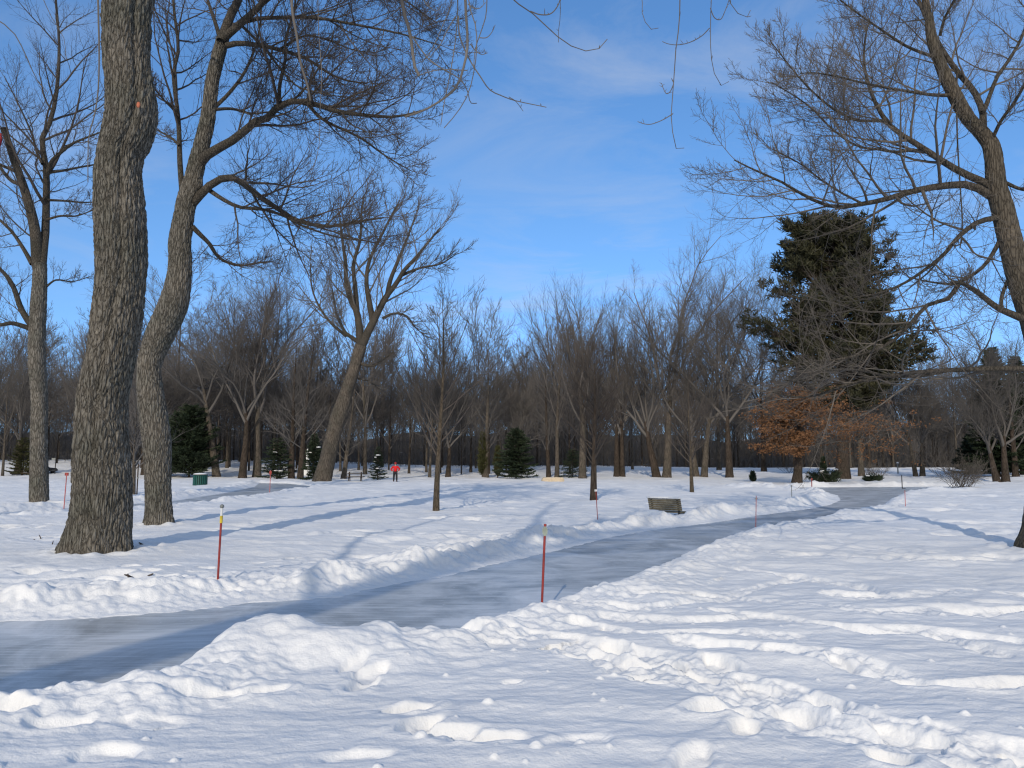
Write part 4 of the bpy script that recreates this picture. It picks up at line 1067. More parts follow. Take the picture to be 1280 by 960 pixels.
def box(bm, c, s, rot=None):
    g = bmesh.ops.create_cube(bm, size=1.0)
    for v in g['verts']:
        w = Vector((v.co.x * s[0], v.co.y * s[1], v.co.z * s[2]))
        if rot: w.rotate(rot)
        v.co = w + Vector(c)
    return g['verts']

def lathe(bm, prof, seg=24, c=(0, 0, 0), ax=None):
    """prof: (r, z) list"""
    rings = []
    for r, z in prof:
        rings.append([bm.verts.new((c[0] + r * math.cos(2 * math.pi * i / seg), c[1] + r * math.sin(2 * math.pi * i / seg), c[2] + z)) for i in range(seg)])
    for a, b in zip(rings[:-1], rings[1:]):
        for i in range(seg): bm.faces.new((a[i], a[(i + 1) % seg], b[(i + 1) % seg], b[i]))
    bm.faces.new(rings[0][::-1]); bm.faces.new(rings[-1])
    return [v for r in rings for v in r]

M['red'] = plain('red_paint', (.27, .035, .028), .5, .35, .2, 14)
M['redpink'] = plain('faded_red_paint', (.45, .12, .11), .6, .3, .2, 14)
M['yellow'] = plain('yellow_tape', (.62, .47, .05), .5)
M['white'] = plain('white_plastic', (.66, .67, .67), .5, .3, .08)
M['grey'] = plain('grey_plastic', (.22, .23, .22), .5)
M['green_grey'] = plain('green_grey_plastic', (.30, .34, .28), .4)
M['black'] = plain('black_metal', (.025, .025, .027), .45)
M['wood'] = plain('weathered_wood', (.155, .132, .085), .8, .2, .4, 9)
M['wood_dark'] = plain('dark_stained_wood', (.062, .045, .034), .8)
M['green'] = plain('green_enamel', (.010, .075, .060), .45, .4, .15)

def stake(u0, v0, u1, v1, wpx, label, bits, mat='red'):
    """a marker stake from its foot (u0,v0) to its tip (u1,v1); bits: (part name, from, to, radius factor, material, kind)"""
    g = stand(u0, v0); D = g[1]; top = at(u1, v1, D); h = top - g; r = wpx / 2 / F * D * (.72 if wpx < 1.7 else 1)
    t = empty('marker_stake', g); tag(t, label, 'stake', 'marker stakes along the ice')
    H = np.linalg.norm(h); ax = h / H
    def seg(a, b, rr, S=10):
        P = np.stack([ax * (a * H - (.15 if a == 0 else 0)), ax * ((a + b) / 2 * H), ax * b * H])[None]
        return tube_mesh('pole', [(P, np.array([[rr, rr, rr]]), S)])
    end = 1.0
    link('pole', seg(0, bits[0][1] if bits and bits[0][5] == 'sleeve' else 1.0, r), M[mat], t)
    for nm, a, b, rf, m, kind in bits:
        if kind in ('sleeve', 'band'):
            me = seg(a, b, r * rf, 12); me.name = nm; link(nm, me, M[m], t)
        elif kind == 'ball':
            bm = bmesh.new(); lathe(bm, [(.003, -1), (.55, -.85), (.95, -.3), (1, .1), (.8, .6), (.4, .92), (.01, 1)], 14)
            for v in bm.verts: v.co = Vector(ax * (a * H)) + v.co * r * rf
            bm_obj(nm, bm, M[m], t, True)
        elif kind == 'bar':
            bm = bmesh.new(); box(bm, ax * (a * H), (r * rf, r * 1.6, b)); bm_obj(nm, bm, M[m], t, False, min(b, r) * .2)
        elif kind == 'plate':
            bm = bmesh.new(); lathe(bm, [(.2, -.25), (1, -.2), (1, .2), (.2, .25)], 16)
            for v in bm.verts: v.co = Vector((v.co.x * rf * r, -r * 1.15 + v.co.z * r * .8, v.co.y * b)) + Vector(ax * (a * H))
            bm_obj(nm, bm, M[m], t)
    return t

def props():
    S = 'pole'
    stake(272, 732, 277.5, 633, 2.7, 'red stake with a yellow band, white top and round grey knob', [
        ('yellow_band', .77, .87, 1.35, 'yellow', 'band'), ('white_sleeve', .87, .985, 1.2, 'white', 'band'), ('knob', 1.0, 0, 2.0, 'grey', 'ball')])
    stake(677.5, 759, 681.5, 655, 3.0, 'red stake with a grey green clip near its tip, standing closest beside the ice', [
        ('clip', .91, .055, 2.2, 'green_grey', 'plate'), ('tip', .97, 1.0, 1.15, 'red', 'band')])
    stake(79.5, 640, 83.5, 592, 1.6, 'thin pink stake with a flat red crossbar, left of the thickest trunk', [('crossbar', .985, .10, 8, 'red', 'bar')], 'redpink')
    stake(747, 648, 744.8, 612, 1.3, 'thin red stake with a white plate at its top, by the young tree trunk', [('plate', .97, .06, 7, 'white', 'bar')])
    stake(943.8, 657, 945.3, 620, 1.3, 'thin red stake with a small grey crossbar, rising before the far bank of ice', [('crossbar', .94, .035, 8, 'grey', 'bar')], 'redpink')
    stake(990, 629, 989.3, 607, 1.3, 'thin grey stake with a small knob cap, below the orange leaved tree', [('knob', .98, 0, 2.4, 'grey', 'ball')], 'grey')
    stake(337, 617, 338.3, 589, 1.2, 'thin stake with a red round reflector beside the far loop of path', [('reflector', .93, .13, 3.6, 'red', 'plate')], 'redpink')
    stake(1132, 636, 1131, 612, 1.1, 'bare faint stake on the right bank below the black post', [('tip', .95, 1.0, 1.5, 'grey', 'band')], 'redpink')
    stake(1014.6, 609, 1014.6, 597.5, 1.6, 'short red stake with a small crossbar in front of the spreading evergreen shrub', [('crossbar', .93, .07, 3.5, 'redpink', 'bar')])
    # black post on the far bank
    g = stand(1127.8, 609); t = tag(empty('black_post', g), 'slim black post with a small box low on it, where the ice turns away', 'post'); k = g[1] / F
    bm = bmesh.new(); lathe(bm, [(.03, -.2), (.03, 22 * k * .98), (.02, 22 * k)], 12); bm_obj('pole', bm, M['black'], t, True)
    bm = bmesh.new(); box(bm, (.09, -.03, 5.0 * k), (.22, .10, .12)); bm_obj('box', bm, M['black'], t, False, .01)
    g = stand(171, 619); t = tag(empty('thin_pole', g), 'thin dark pole between the two big trunks on the left', 'pole'); k = g[1] / F
    bm = bmesh.new(); lathe(bm, [(.035, -.2), (.03, 38 * k), (.01, 39 * k)], 10); bm_obj('shaft', bm, M['wood_dark'], t, True)
    bm = bmesh.new(); lathe(bm, [(.042, 20 * k), (.045, 20.3 * k), (.045, 21.5 * k), (.042, 21.8 * k)], 10); bm_obj('tie', bm, M['grey'], t, True)
    g = stand(1122.5, 591); t = tag(empty('path_light', g), 'short pale bollard light in front of the right-hand wood', 'light'); k = g[1] / F
    bm = bmesh.new(); lathe(bm, [(.07, -.2), (.07, 12 * k), (.11, 12.2 * k), (.11, 13.4 * k), (.05, 14 * k)], 14); bm_obj('post', bm, M['grey'], t, True)
    bm = bmesh.new(); lathe(bm, [(.12, 12.6 * k), (.13, 13.2 * k), (.08, 14.2 * k)], 14); bm_obj('lamp_head', bm, M['white'], t, True)
    # sign post far left
    g = stand(68.6, 593); t = tag(empty('sign_post', g), 'dark post carrying a small grey sign, right of the leftmost large trunk', 'sign'); k = g[1] / F
    bm = bmesh.new(); lathe(bm, [(.05, -.3), (.05, 27 * k), (.03, 27.4 * k)], 10); bm_obj('post', bm, M['black'], t, True)
    bm = bmesh.new(); box(bm, (-2.6 * k, 0, 19 * k), (5 * k, .04, 2.6 * k)); bm_obj('sign_panel', bm, M['grey'], t, False, .01)

    # bench sunk in the snow
    g = stand(836, 643); t = empty('park_bench', g + np.array([0, 0, -.36 - (g[2] - 0.0)]), R(-40)); tag(t, 'weathered slatted wooden bench half buried in the snow bank', 'bench')
    L = 1.16; th = math.radians(16)
    for i in range(6):
        f = (i + .5) / 6; z = .50 + .40 * f; y = -.20 - .40 * f * math.tan(th)
        bm = bmesh.new(); vs = box(bm, (0, 0, 0), (L, .030, .060))
        for v in vs: v.co.rotate(Vector((1, 0, 0)).to_track_quat('X', 'Z')); 
        from mathutils import Matrix
        bmesh.ops.rotate(bm, verts=bm.verts[:], cent=(0, 0, 0), matrix=Matrix.Rotation(th, 3, 'X')); bmesh.ops.translate(bm, verts=bm.verts[:], vec=(0, y, z))
        bm_obj('back_slat', bm, M['wood'], t, False, .006)
    for i in range(5):
        bm = bmesh.new(); box(bm, (0, -.15 + i * .105, .445), (L, .09, .035)); bm_obj('seat_slat', bm, M['wood'], t, False, .006)
    for sx in (-.46, .46):
        bm = bmesh.new(); box(bm, (sx, .05, .40), (.05, .50, .05)); box(bm, (sx, .24, .20), (.05, .06, .36)); box(bm, (sx, -.16, .20), (.05, .06, .36))
        vs = box(bm, (0, 0, 0), (.05, .045, .46)); bmesh.ops.rotate(bm, verts=vs, cent=(0, 0, 0), matrix=Matrix.Rotation(th, 3, 'X')); bmesh.ops.translate(bm, verts=vs, vec=(sx, -.232, .64))
        bm_obj('side_frame', bm, M['black'], t)
    bm = bmesh.new(); rr = random.Random(2)
    for i in range(15):
        x = -L / 2 + L * (i + .5) / 15; gg = bmesh.ops.create_icosphere(bm, subdivisions=2, radius=.06)
        for v in gg['verts']: v.co = Vector((x + v.co.x * 1.3, -.325 + v.co.y * .75, .895 + v.co.z * .5 + rr.uniform(-.006, .01)))
    bm_obj('snow_load', bm, M['snow'], t, True)

    # green slatted bin
    g = stand(250, 607); k = g[1] / F; t = tag(empty('waste_bin', g), 'green slatted waste bin with snow on its lid, standing by the far loop of path', 'bin')
    rb = 8.6 * k; hb = 13.2 * k; bm = bmesh.new()
    lathe(bm, [(rb * .86, -.1), (rb * .86, hb * .92)], 28); bm_obj('liner', bm, M['black'], t, True)
    n = 22
    bm = bmesh.new()
    for i in range(n):
        a = 2 * math.pi * i / n
        vs = box(bm, (0, 0, 0), (.04, 2 * math.pi * rb / n * .66, hb * .98)); bmesh.ops.translate(bm, verts=vs, vec=(rb * .95, 0, hb * .47)); bmesh.ops.rotate(bm, verts=vs, cent=(0, 0, 0), matrix=Matrix.Rotation(a, 3, 'Z'))
    bm_obj('slats', bm, M['green'], t)
    for z in (.06, .86):
        bm = bmesh.new(); lathe(bm, [(rb * .94, hb * z), (rb * 1.02, hb * z), (rb * 1.02, hb * (z + .05)), (rb * .94, hb * (z + .05))], 28); bm_obj('hoop', bm, M['green'], t, True)
    bm = bmesh.new(); lathe(bm, [(rb * 1.04, hb * .93), (rb * 1.06, hb * .96), (rb * 1.04, hb * 1.0), (rb * .7, hb * 1.02)], 28); lid = bm_obj('lid', bm, M['black'], t, True)
    bm = bmesh.new(); lathe(bm, [(rb * .98, hb * 1.005), (rb * .95, hb * 1.05), (rb * .7, hb * 1.10), (rb * .3, hb * 1.13), (.01, hb * 1.135)], 28); bm_obj('snow_load', bm, M['snow'], lid, True)

    # picnic table
    g = stand(444, 601.5) + np.array([0, 0, .22]); k = g[1] / F; t = tag(empty('picnic_table', g, R(6)), 'dark wooden picnic table in the snow right of the leaning tree', 'table'); L = 22 * k
    for i in range(5):
        bm = bmesh.new(); box(bm, (0, -.30 + i * .15, 6.4 * k), (L * .85, .13, .06)); bm_obj('tabletop', bm, M['wood_dark'], t, False, .008)
    for sy in (-.75, .75):
        bm = bmesh.new(); box(bm, (0, sy, 2.6 * k), (L, .25, .06)); bm_obj('seat', bm, M['wood_dark'], t, False, .008)
    for sx in (-.33, .33):
        for s in (-1, 1):
            bm = bmesh.new(); vs = box(bm, (0, 0, 0), (.07, .10, 1.0)); bmesh.ops.rotate(bm, verts=vs, cent=(0, 0, 0), matrix=Matrix.Rotation(s * R(32), 3, 'X')); bmesh.ops.translate(bm, verts=vs, vec=(sx * L, s * .42, .20))
            bm_obj('leg', bm, M['wood_dark'], t)
        bm = bmesh.new(); box(bm, (sx * L, 0, 2.1 * k), (.06, 1.6, .10)); bm_obj('brace', bm, M['wood_dark'], t)

    # low cream block
    g = stand(691, 602); k = g[1] / F; bm = bmesh.new()
    bmesh.ops.create_grid(bm, x_segments=40, y_segments=10, size=1)
    bm.free(); bm = bmesh.new(); box(bm, (0, 0, 0), (28 * k, .9, 7.5 * k)); bmesh.ops.subdivide_edges(bm, edges=bm.edges[:], cuts=7, use_grid_fill=True)
    for v in bm.verts:
        n = float(gn(np.array([v.co.x * 1.6]), np.array([v.co.z * 2 + v.co.y * 2]), 3)[0])
        v.co.x *= 1 - .14 * max(0, v.co.z / (3.7 * k)) ** 2; v.co.z += .05 * n; v.co.y += .06 * n
    b = bm_obj('cream_block', bm, plain('cream_straw', (.56, .46, .33), .85, .1, .12, 5), None, True); b.location = g + np.array([0, 0, 2.2 * k])
    tag(b, 'long low cream coloured block lying in snow at the feet of two thin trunks', 'block')

    # white monument among the conifers
    g = stand(384, 594); k = g[1] / F; t = tag(empty('stone_monument', g), 'slender white monument glimpsed between dark conifers left of the leaning tree', 'monument')
    mm = plain('white_stone', (.74, .74, .72), .7, .2, .08)
    bm = bmesh.new(); box(bm, (0, 0, 3.5 * k), (8.0 * k, 8 * k, 8.5 * k)); bm_obj('plinth', bm, mm, t, False, .05)
    bm = bmesh.new(); lathe(bm, [(2.2 * k, 7.6 * k), (2.0 * k, 18 * k), (1.8 * k, 26 * k)], 20); bm_obj('shaft', bm, mm, t, True)
    bm = bmesh.new(); lathe(bm, [(1.7 * k, 26 * k), (2.3 * k, 26.6 * k), (2.3 * k, 28 * k), (1.5 * k, 29.5 * k), (1.3 * k, 31.5 * k), (.5 * k, 32.6 * k)], 20); bm_obj('cap', bm, mm, t, True)
    # second white stone beside it
    # low wooden barrier far left
    g = stand(26, 594); k = g[1] / F; t = tag(empty('wooden_barrier', g), 'low brown wooden barrier at the far left behind the field', 'barrier'); L = 27 * k
    bm = bmesh.new(); box(bm, (0, 0, 2.7 * k), (L, .12, 1.9 * k)); bm_obj('rail', bm, M['wood_dark'], t, False, .02)
    for sx in (-.42, 0, .42):
        bm = bmesh.new(); box(bm, (sx * L, .12, 1.2 * k), (.14, .12, 4.6 * k)); bm_obj('post', bm, M['wood_dark'], t)

    # parked car half hidden by the left tree
    g = stand(51, 591.5); k = g[1] / F; t = tag(empty('parked_car', g, R(3)), 'dark parked car with a snowy roof, half hidden by the leftmost large trunk', 'car')
    s = 34 * k / 4.5
    prof = [(-2.2, .35), (-2.25, .75), (-2.0, .95), (-1.2, 1.0), (1.0, .98), (2.0, .88), (2.25, .7), (2.22, .35)]
    cab = [(-1.75, .98), (-1.25, 1.42), (.25, 1.45), (1.05, .97)]
    def ext(pts, w, name, mat, par):
        bm = bmesh.new(); a = [bm.verts.new((x * s, -w * s, z * s)) for x, z in pts]; b = [bm.verts.new((x * s, w * s, z * s)) for x, z in pts]
        bm.faces.new(a); bm.faces.new(b[::-1])
        for i in range(len(a)): j = (i + 1) % len(a); bm.faces.new((a[i], b[i], b[j], a[j]))
        return bm_obj(name, bm, mat, par, False, .03)
    ext(prof, .88, 'body', plain('dark_car_paint', (.018, .020, .024), .3, .5), t)
    c = ext(cab, .74, 'windows', plain('car_glass', (.03, .045, .05), .12, .6), t)
    ext([(-1.3, 1.41), (-1.2, 1.47), (.2, 1.49), (.35, 1.42)], .76, 'roof', plain('dark_car_roof', (.018, .020, .024), .3, .5), t)
    ext([(-1.15, 1.50), (-1.0, 1.58), (-.1, 1.58), (.1, 1.50)], .66, 'snow_load', M['snow'], t)
    for x in (-1.35, 1.4):
        for y in (-.85, .85):
            bm = bmesh.new(); lathe(bm, [(.30, -.11), (.33, -.08), (.33, .08), (.30, .11)], 20); bmesh.ops.rotate(bm, verts=bm.verts[:], cent=(0, 0, 0), matrix=Matrix.Rotation(R(90), 3, 'X'))
            for v in bm.verts: v.co = Vector((v.co.x + x, v.co.y + y, v.co.z + .33)) * s
            w = bm_obj('wheel', bm, M['black'], t, True)
            bm = bmesh.new(); lathe(bm, [(.05, -.02), (.2, -.015), (.2, .015), (.05, .02)], 16); bmesh.ops.rotate(bm, verts=bm.verts[:], cent=(0, 0, 0), matrix=Matrix.Rotation(R(90), 3, 'X'))
            for v in bm.verts: v.co = Vector((v.co.x + x, v.co.y + y + (.115 if y > 0 else -.115), v.co.z + .33)) * s
            bm_obj('rim', bm, M['grey'], w, True)

    # sticks and scraps on the snow by the thickest trunk
    for (u, v, n, lab, sd) in [(66, 684, 5, 'small heap of broken sticks and bark left of the thickest trunk', 4), (159, 690, 2, 'dark stick end poking from the snow at the right of the thickest trunk', 5), (180, 689, 2, 'dark scrap of bark lying in the long trunk shadow', 8),
                               (173, 726, 3, 'black scraps of bark on the trodden snow in front of the thickest trunk', 6), (101, 834, 1, 'thin dry stem standing in the snow beside the near bend of ice', 7), (43, 676, 2, 'flat dark twig on the snow at far left of the stick heap', 9)]:
        g = stand(u, v); rg = np.random.RandomState(sd); ch = []
        for i in range(n):
            if sd == 7: q = np.array([[0, 0, -.05], [.004, 0, .05], [.0, 0, .13]]); rr_ = [[.005, .004, .003]]
            else:
                d = unit(rg.randn(3) * np.array([1, .5, .35]) + np.array([0, 0, .35])); L = .06 + .13 * rg.rand(); c = rg.randn(3) * np.array([.10, .05, 0]) - np.array([0, 0, .01]); q = np.stack([c - d * L * .35, c + d * L * .2 + rg.randn(3) * .01, c + d * L * .65]); r_ = .008 + .011 * rg.rand(); rr_ = [[r_, r_ * .9, r_ * .5]]
            ch.append((q[None], np.array(rr_), 7))
        s = link('fallen_sticks' if sd != 7 else 'dry_stem', tube_mesh('sticks', ch), M['wood_dark']); s.location = g; tag(s, lab, 'stick' if sd != 7 else 'stem')

def skin_body(name, verts, edges, mat, parent, sub=2):
    me = bpy.data.meshes.new(name); me.from_pydata([v[:3] for v in verts], edges, []); me.update()
    o = link(name, me, mat, parent)
    m = o.modifiers.new('skin', 'SKIN'); m.use_smooth_shade = True
    for i, v in enumerate(verts):
        sv = me.skin_vertices[0].data[i]; sv.radius = (v[3], v[4] if len(v) > 4 else v[3]); sv.use_root = (i == 0)
    s = o.modifiers.new('sub', 'SUBSURF'); s.levels = sub; s.render_levels = sub
    return o

def person():
    g = stand(494, 602); t = empty('person', g + np.array([0, 0, -.03]), R(12)); tag(t, 'person in a bright red winter jacket and black trousers, hands at the waist', 'person')
    skin = plain('skin', (.45, .26, .19), .6); red = plain('red_jacket', (.55, .015, .018), .7, .2, .2, 4); blk = plain('black_trousers', (.02, .02, .024), .8); hat = plain('dark_red_hat', (.30, .03, .03), .9)
    legs = [(0, 0, .95, .15, .12), (-.10, 0, .90, .09), (-.13, -.02, .50, .07), (-.14, .02, .10, .05), (-.15, -.12, .04, .045), (.10, 0, .90, .09), (.12, -.06, .50, .07), (.14, .0, .10, .05), (.15, -.14, .04, .045)]
    le = [(0, 1), (1, 2), (2, 3), (3, 4), (0, 5), (5, 6), (6, 7), (7, 8)]
    tor = [(0, .01, 1.12, .15, .11), (0, .01, 1.34, .17, .12), (0, .01, 1.47, .09, .08), (0, -.01, 1.53, .055), (0, -.02, 1.63, .085, .095), (0, -.03, 1.72, .075, .08)]
    ar = [(-.20, .01, 1.42, .065), (-.40, .05, 1.20, .05), (-.25, -.10, 1.02, .04), (-.20, -.14, 1.0, .035), (.20, .01, 1.42, .065), (.40, .05, 1.20, .05), (.25, -.10, 1.02, .04), (.20, -.14, 1.0, .035)]
    V = legs + tor + ar; E = le + [(0, 9), (9, 10), (10, 11), (11, 12), (12, 13), (13, 14), (10, 15), (15, 16), (16, 17), (17, 18), (10, 19), (19, 20), (20, 21), (21, 22)]
    skin_body('body', V, E, skin, t)
    f = lambda v, k: (v[0], v[1], v[2], v[3] * k + .02, (v[4] if len(v) > 4 else v[3]) * k + .02)
    J = [(0, .0, .93, .20, .16), (0, .01, 1.14, .19, .155), (0, .01, 1.34, .215, .165), (0, .01, 1.45, .11, .10), f(ar[0], 1.2), f(ar[1], 1.2), f(ar[2], 1.2), f(ar[4], 1.2), f(ar[5], 1.2), f(ar[6], 1.2)]
    skin_body('jacket', J, [(0, 1), (1, 2), (2, 3), (2, 4), (4, 5), (5, 6), (2, 7), (7, 8), (8, 9)], red, t)
    skin_body('trousers', [f(v, 1.12) for v in legs[:4]] + [f(v, 1.12) for v in legs[5:8]], [(0, 1), (1, 2), (2, 3), (0, 4), (4, 5), (5, 6)], blk, t)
    bm = bmesh.new(); lathe(bm, [(.108, 1.66), (.112, 1.70), (.10, 1.78), (.06, 1.83), (.01, 1.845)], 18, (0, -.02, 0)); bm_obj('hat', bm, hat, t, True)
    for sx in (-1, 1):
        bm = bmesh.new(); vs = box(bm, (sx * .145, -.07, .045), (.11, .29, .10)); bm_obj('boot', bm, blk, t, True, .03)
        bm = bmesh.new(); g2_ = bmesh.ops.create_icosphere(bm, subdivisions=1, radius=.012); bmesh.ops.translate(bm, verts=bm.verts[:], vec=(sx * .035, -.115, 1.645)); bm_obj('eye', bm, blk, t, True)
    bm = bmesh.new(); bmesh.ops.create_cone(bm, segments=8, radius1=.02, radius2=.006, depth=.05); bmesh.ops.translate(bm, verts=bm.verts[:], vec=(0, -.125, 1.62)); bm_obj('nose', bm, skin, t, True)
# ------------------------------------------------------------------ mid trees that can be told apart
def named_trees():
    O = own_tree
    O(545, 641, 338, 'young', 101, 'young straight tree standing alone in mid-field, with a pale band on its trunk', 8.0, 'bark_young', 'twig', dens=.55, rm=.9)
    O(742, 625, 425, 'young', 102, 'young tree with a dense fan of rising branches, left of the bench', 9, 'bark_dark', 'twig', dens=1.15)
    O(865, 617, 455, 'young', 103, 'slim young tree with a bushy crown just behind the bench', 5, 'bark_young', 'twig', dens=.8)
    leaning_tree()
    O(321, 596, 292, 'vase', 105, 'tall forked tree with a pale trunk and twisted limbs, left of the leaning tree', 11, 'bark_far', 'twig_grey_far', bole=.42)
    O(303, 597, 330, 'vase', 106, 'dark-trunked tree close at the left of the tall pale forked one', 10, 'bark_dark', 'twig_far', bole=.45)
    O(271, 597, 345, 'vase', 107, 'tree leaning left with paired pale trunk, behind the green bin', 10, 'bark_far', lean_px=-45, bole=.5)
    O(364, 599, 405, 'forest', 108, 'short dark trunk left of its twin, in front of the low conifers', 8, 'bark_dark')
    O(375, 599, 400, 'forest', 109, 'short dark trunk right of its twin, beside the white monument', 8, 'bark_dark', lean_px=8)
    O(429, 598, 470, 'forest', 110, 'thin slanting grey trunk behind the picnic table', 7, 'bark_far', lean_px=14)
    O(696, 597, 338, 'upright', 111, 'tall thin pale tree with rising twigs, left of the pair above the cream block', 6, 'bark_far', 'twig_grey_far', lean_px=10, bole=.5)
    O(728, 598, 334, 'upright', 112, 'tall pale-trunked tree with fine rising twigs, right one of the pair by the cream block', 10, 'bark_far', 'twig_grey_far', bole=.48)
    O(686, 596, 440, 'forest', 113, 'dark slim tree just left of the thin pale pair', 6, 'bark_dark', lean_px=-6)
    O(771, 596, 362, 'vase', 114, 'dark round-crowned tree, left of its close twin behind the young fan tree', 8, 'bark_dark', bole=.45)
    O(778, 596, 368, 'upright', 115, 'dark tree with a rounded crown, right of its close twin behind the young fan tree', 7, 'bark_dark')
    O(821, 597, 366, 'vase', 116, 'dark tree whose trunk leans left beside the tallest pale trunk', 11, 'bark_dark', lean_px=-30, bole=.4)
    O(833, 597, 276, 'vase', 117, 'tallest tree right of centre, with a straight thick pale trunk', 11.5, 'bark_far', 'twig_grey_far', lean_px=36, bole=.5)
    O(871, 597, 400, 'vase', 118, 'grey tree leaning left out of a V with its neighbour, behind the slim young tree', 8, 'bark_far', lean_px=-22)
    O(880, 597, 330, 'vase', 119, 'grey tree leaning right out of a V with its neighbour, behind the slim young tree', 9, 'bark_far', lean_px=24)
    O(899, 588, 350, 'forest', 120, 'slim pale straight trunk set back between the V trees and the orange leaved tree', 6, 'bark_far')
    O(912, 597, 345, 'vase', 121, 'brown tree with a broad trunk left of the orange leaved tree', 10, 'bark_dark', bole=.35)
    O(955, 590, 305, 'vase', 122, 'bare tree with a wide thin crown left of the big pine', 7, 'bark_dark', bole=.35)
    O(1077, 595, 430, 'forest', 123, 'stout grey trunk just right of the big pine trunk', 8, 'bark_far')
    O(1145, 595, 452, 'vase', 124, 'left stem of a two-stemmed tree in the open at the right', 6, 'bark_far', lean_px=-16, bole=.5)
    O(1153, 595, 445, 'vase', 125, 'right stem of a two-stemmed tree in the open at the right', 7, 'bark_far', lean_px=8, bole=.5)
    O(1247, 602, 440, 'vase', 126, 'bare tree leaning left, first of the three trunks before the dark evergreens', 9, 'bark_dark', lean_px=-30, bole=.4)
    O(1257, 602, 405, 'vase', 127, 'bare tree with rising limbs, middle of the three trunks before the dark evergreens', 10, 'bark_dark', lean_px=8, bole=.35)
    O(1270, 597, 430, 'forest', 128, 'dark trunk set behind, last of the three trunks before the dark evergreens', 8, 'bark_dark')
    O(166, 618, 480, 'young', 129, 'small tree with a grey trunk seen between the two big trunks on the left', 6, 'bark_far', 'twig_far', dens=.8)
    O(3, 595, 455, 'young', 130, 'young pale tree with branches from low down, at the very left edge', 3.5, 'bark_far', 'twig_pale', dens=.5)
    O(22, 593, 395, 'vase', 131, 'dark broad tree behind the wooden barrier at the left', 9, 'bark_dark', bole=.3)
    O(110, 590, 400, 'vase', 132, 'dark tree directly behind the thickest trunk, its crown showing at both sides', 9, 'bark_dark', bole=.3)
    O(180, 594, 420, 'vase', 133, 'dark tree glimpsed between the two nearest trunks', 8, 'bark_dark', bole=.3)
    O(240, 594, 500, 'young', 134, 'little tree with pale bare branches just above the green bin', 2.5, 'bark_far', 'twig_pale', dens=.5)
    O(350, 598, 545, 'young', 136, 'little pale sapling in front of the low conifers', 2, 'bark_far', 'twig_pale', dens=.4)
    O(607, 597, 430, 'forest', 137, 'pale straight trunk between the young field tree and the pointed cedar', 8, 'bark_far')
    O(537, 597, 420, 'upright', 138, 'thin bare tree right of the person in red', 4, 'bark_far')
    O(560, 596, 415, 'vase', 139, 'broad brown crown of a tree behind the young field tree', 7, 'bark_dark', bole=.35)

def leaning_tree():
    g = stand(403, 602); Y = g[1]; k = Y / F
    tp = [(402, 606, 12.5), (403, 600, 11.2), (408, 580, 10.2), (414, 554, 9.4), (427, 509, 8.6), (441, 467, 7.6), (451, 432, 7.4)]
    path = [tuple(at(u, v, Y)) + (r * k,) for u, v, r in tp]; o = np.array(path[0][:3]); rng = np.random.RandomState(91)
    t = tree_root('bare_tree', o, 'great leaning tree with a pale slanting trunk and a fan crown against the sky')
    me, q = bark_trunk('trunk', path, 60, 160, .05, 41, flare=.12, lobes=4, scale=2.2); link('trunk', me, M['bark_far'], t)
    L = [dict(n=11, t0=.2, ang=(22, 48), ln=.46, N=7, up=.5, wig=.10, rr=.6, rmin=.03, rlen=.014, taper=.45), dict(n=10, t0=.12, ang=(22, 46), ln=.46, N=6, up=.45, wig=.12, rmin=.016, rlen=.010, taper=.4),
         dict(n=6, t0=.1, ang=(22, 46), ln=.50, N=4, up=.35, wig=.13, rmin=.010, rlen=.008, taper=.4)]
    for pix, dY, r0, r1 in [([(451, 434), (449, 410), (446, 390), (439, 376), (433, 355), (432, 330), (428, 300), (425, 275)], -1, .42, .08),
                            ([(446, 388), (444, 360), (442, 330), (450, 300), (452, 265), (455, 245)], 2, .28, .06),
                            ([(452, 432), (460, 415), (470, 395), (482, 372), (495, 355), (505, 338), (520, 322), (535, 303), (550, 285)], -1, .45, .07),
                            ([(466, 402), (462, 380), (458, 352), (462, 325), (475, 298), (490, 268), (500, 250)], 1.5, .30, .06),
                            ([(484, 370), (488, 350), (500, 320), (512, 290), (522, 262)], 3, .25, .05),
                            ([(500, 345), (525, 335), (550, 330), (570, 318)], -2, .16, .04),
                            ([(449, 428), (440, 422), (431, 415), (425, 402), (420, 389), (415, 360)], -2, .22, .05),
                            ([(433, 420), (415, 405), (400, 385), (390, 360), (388, 330)], 2, .16, .05),
                            ([(447, 452), (458, 457), (469, 456), (478, 450), (484, 446), (492, 440)], -1.5, .17, .05),
                            ([(478, 398), (492, 392), (508, 395), (520, 410), (530, 418)], 1.5, .14, .04),
                            ([(441, 470), (450, 474), (462, 477), (474, 486)], 2, .10, .03)]:
        P, Rr = limb_from(pix, Y, dY, r0, r1); limb_obj(t, o, P, Rr, rng, L, M['limb'], M['twig_far'])
    return t

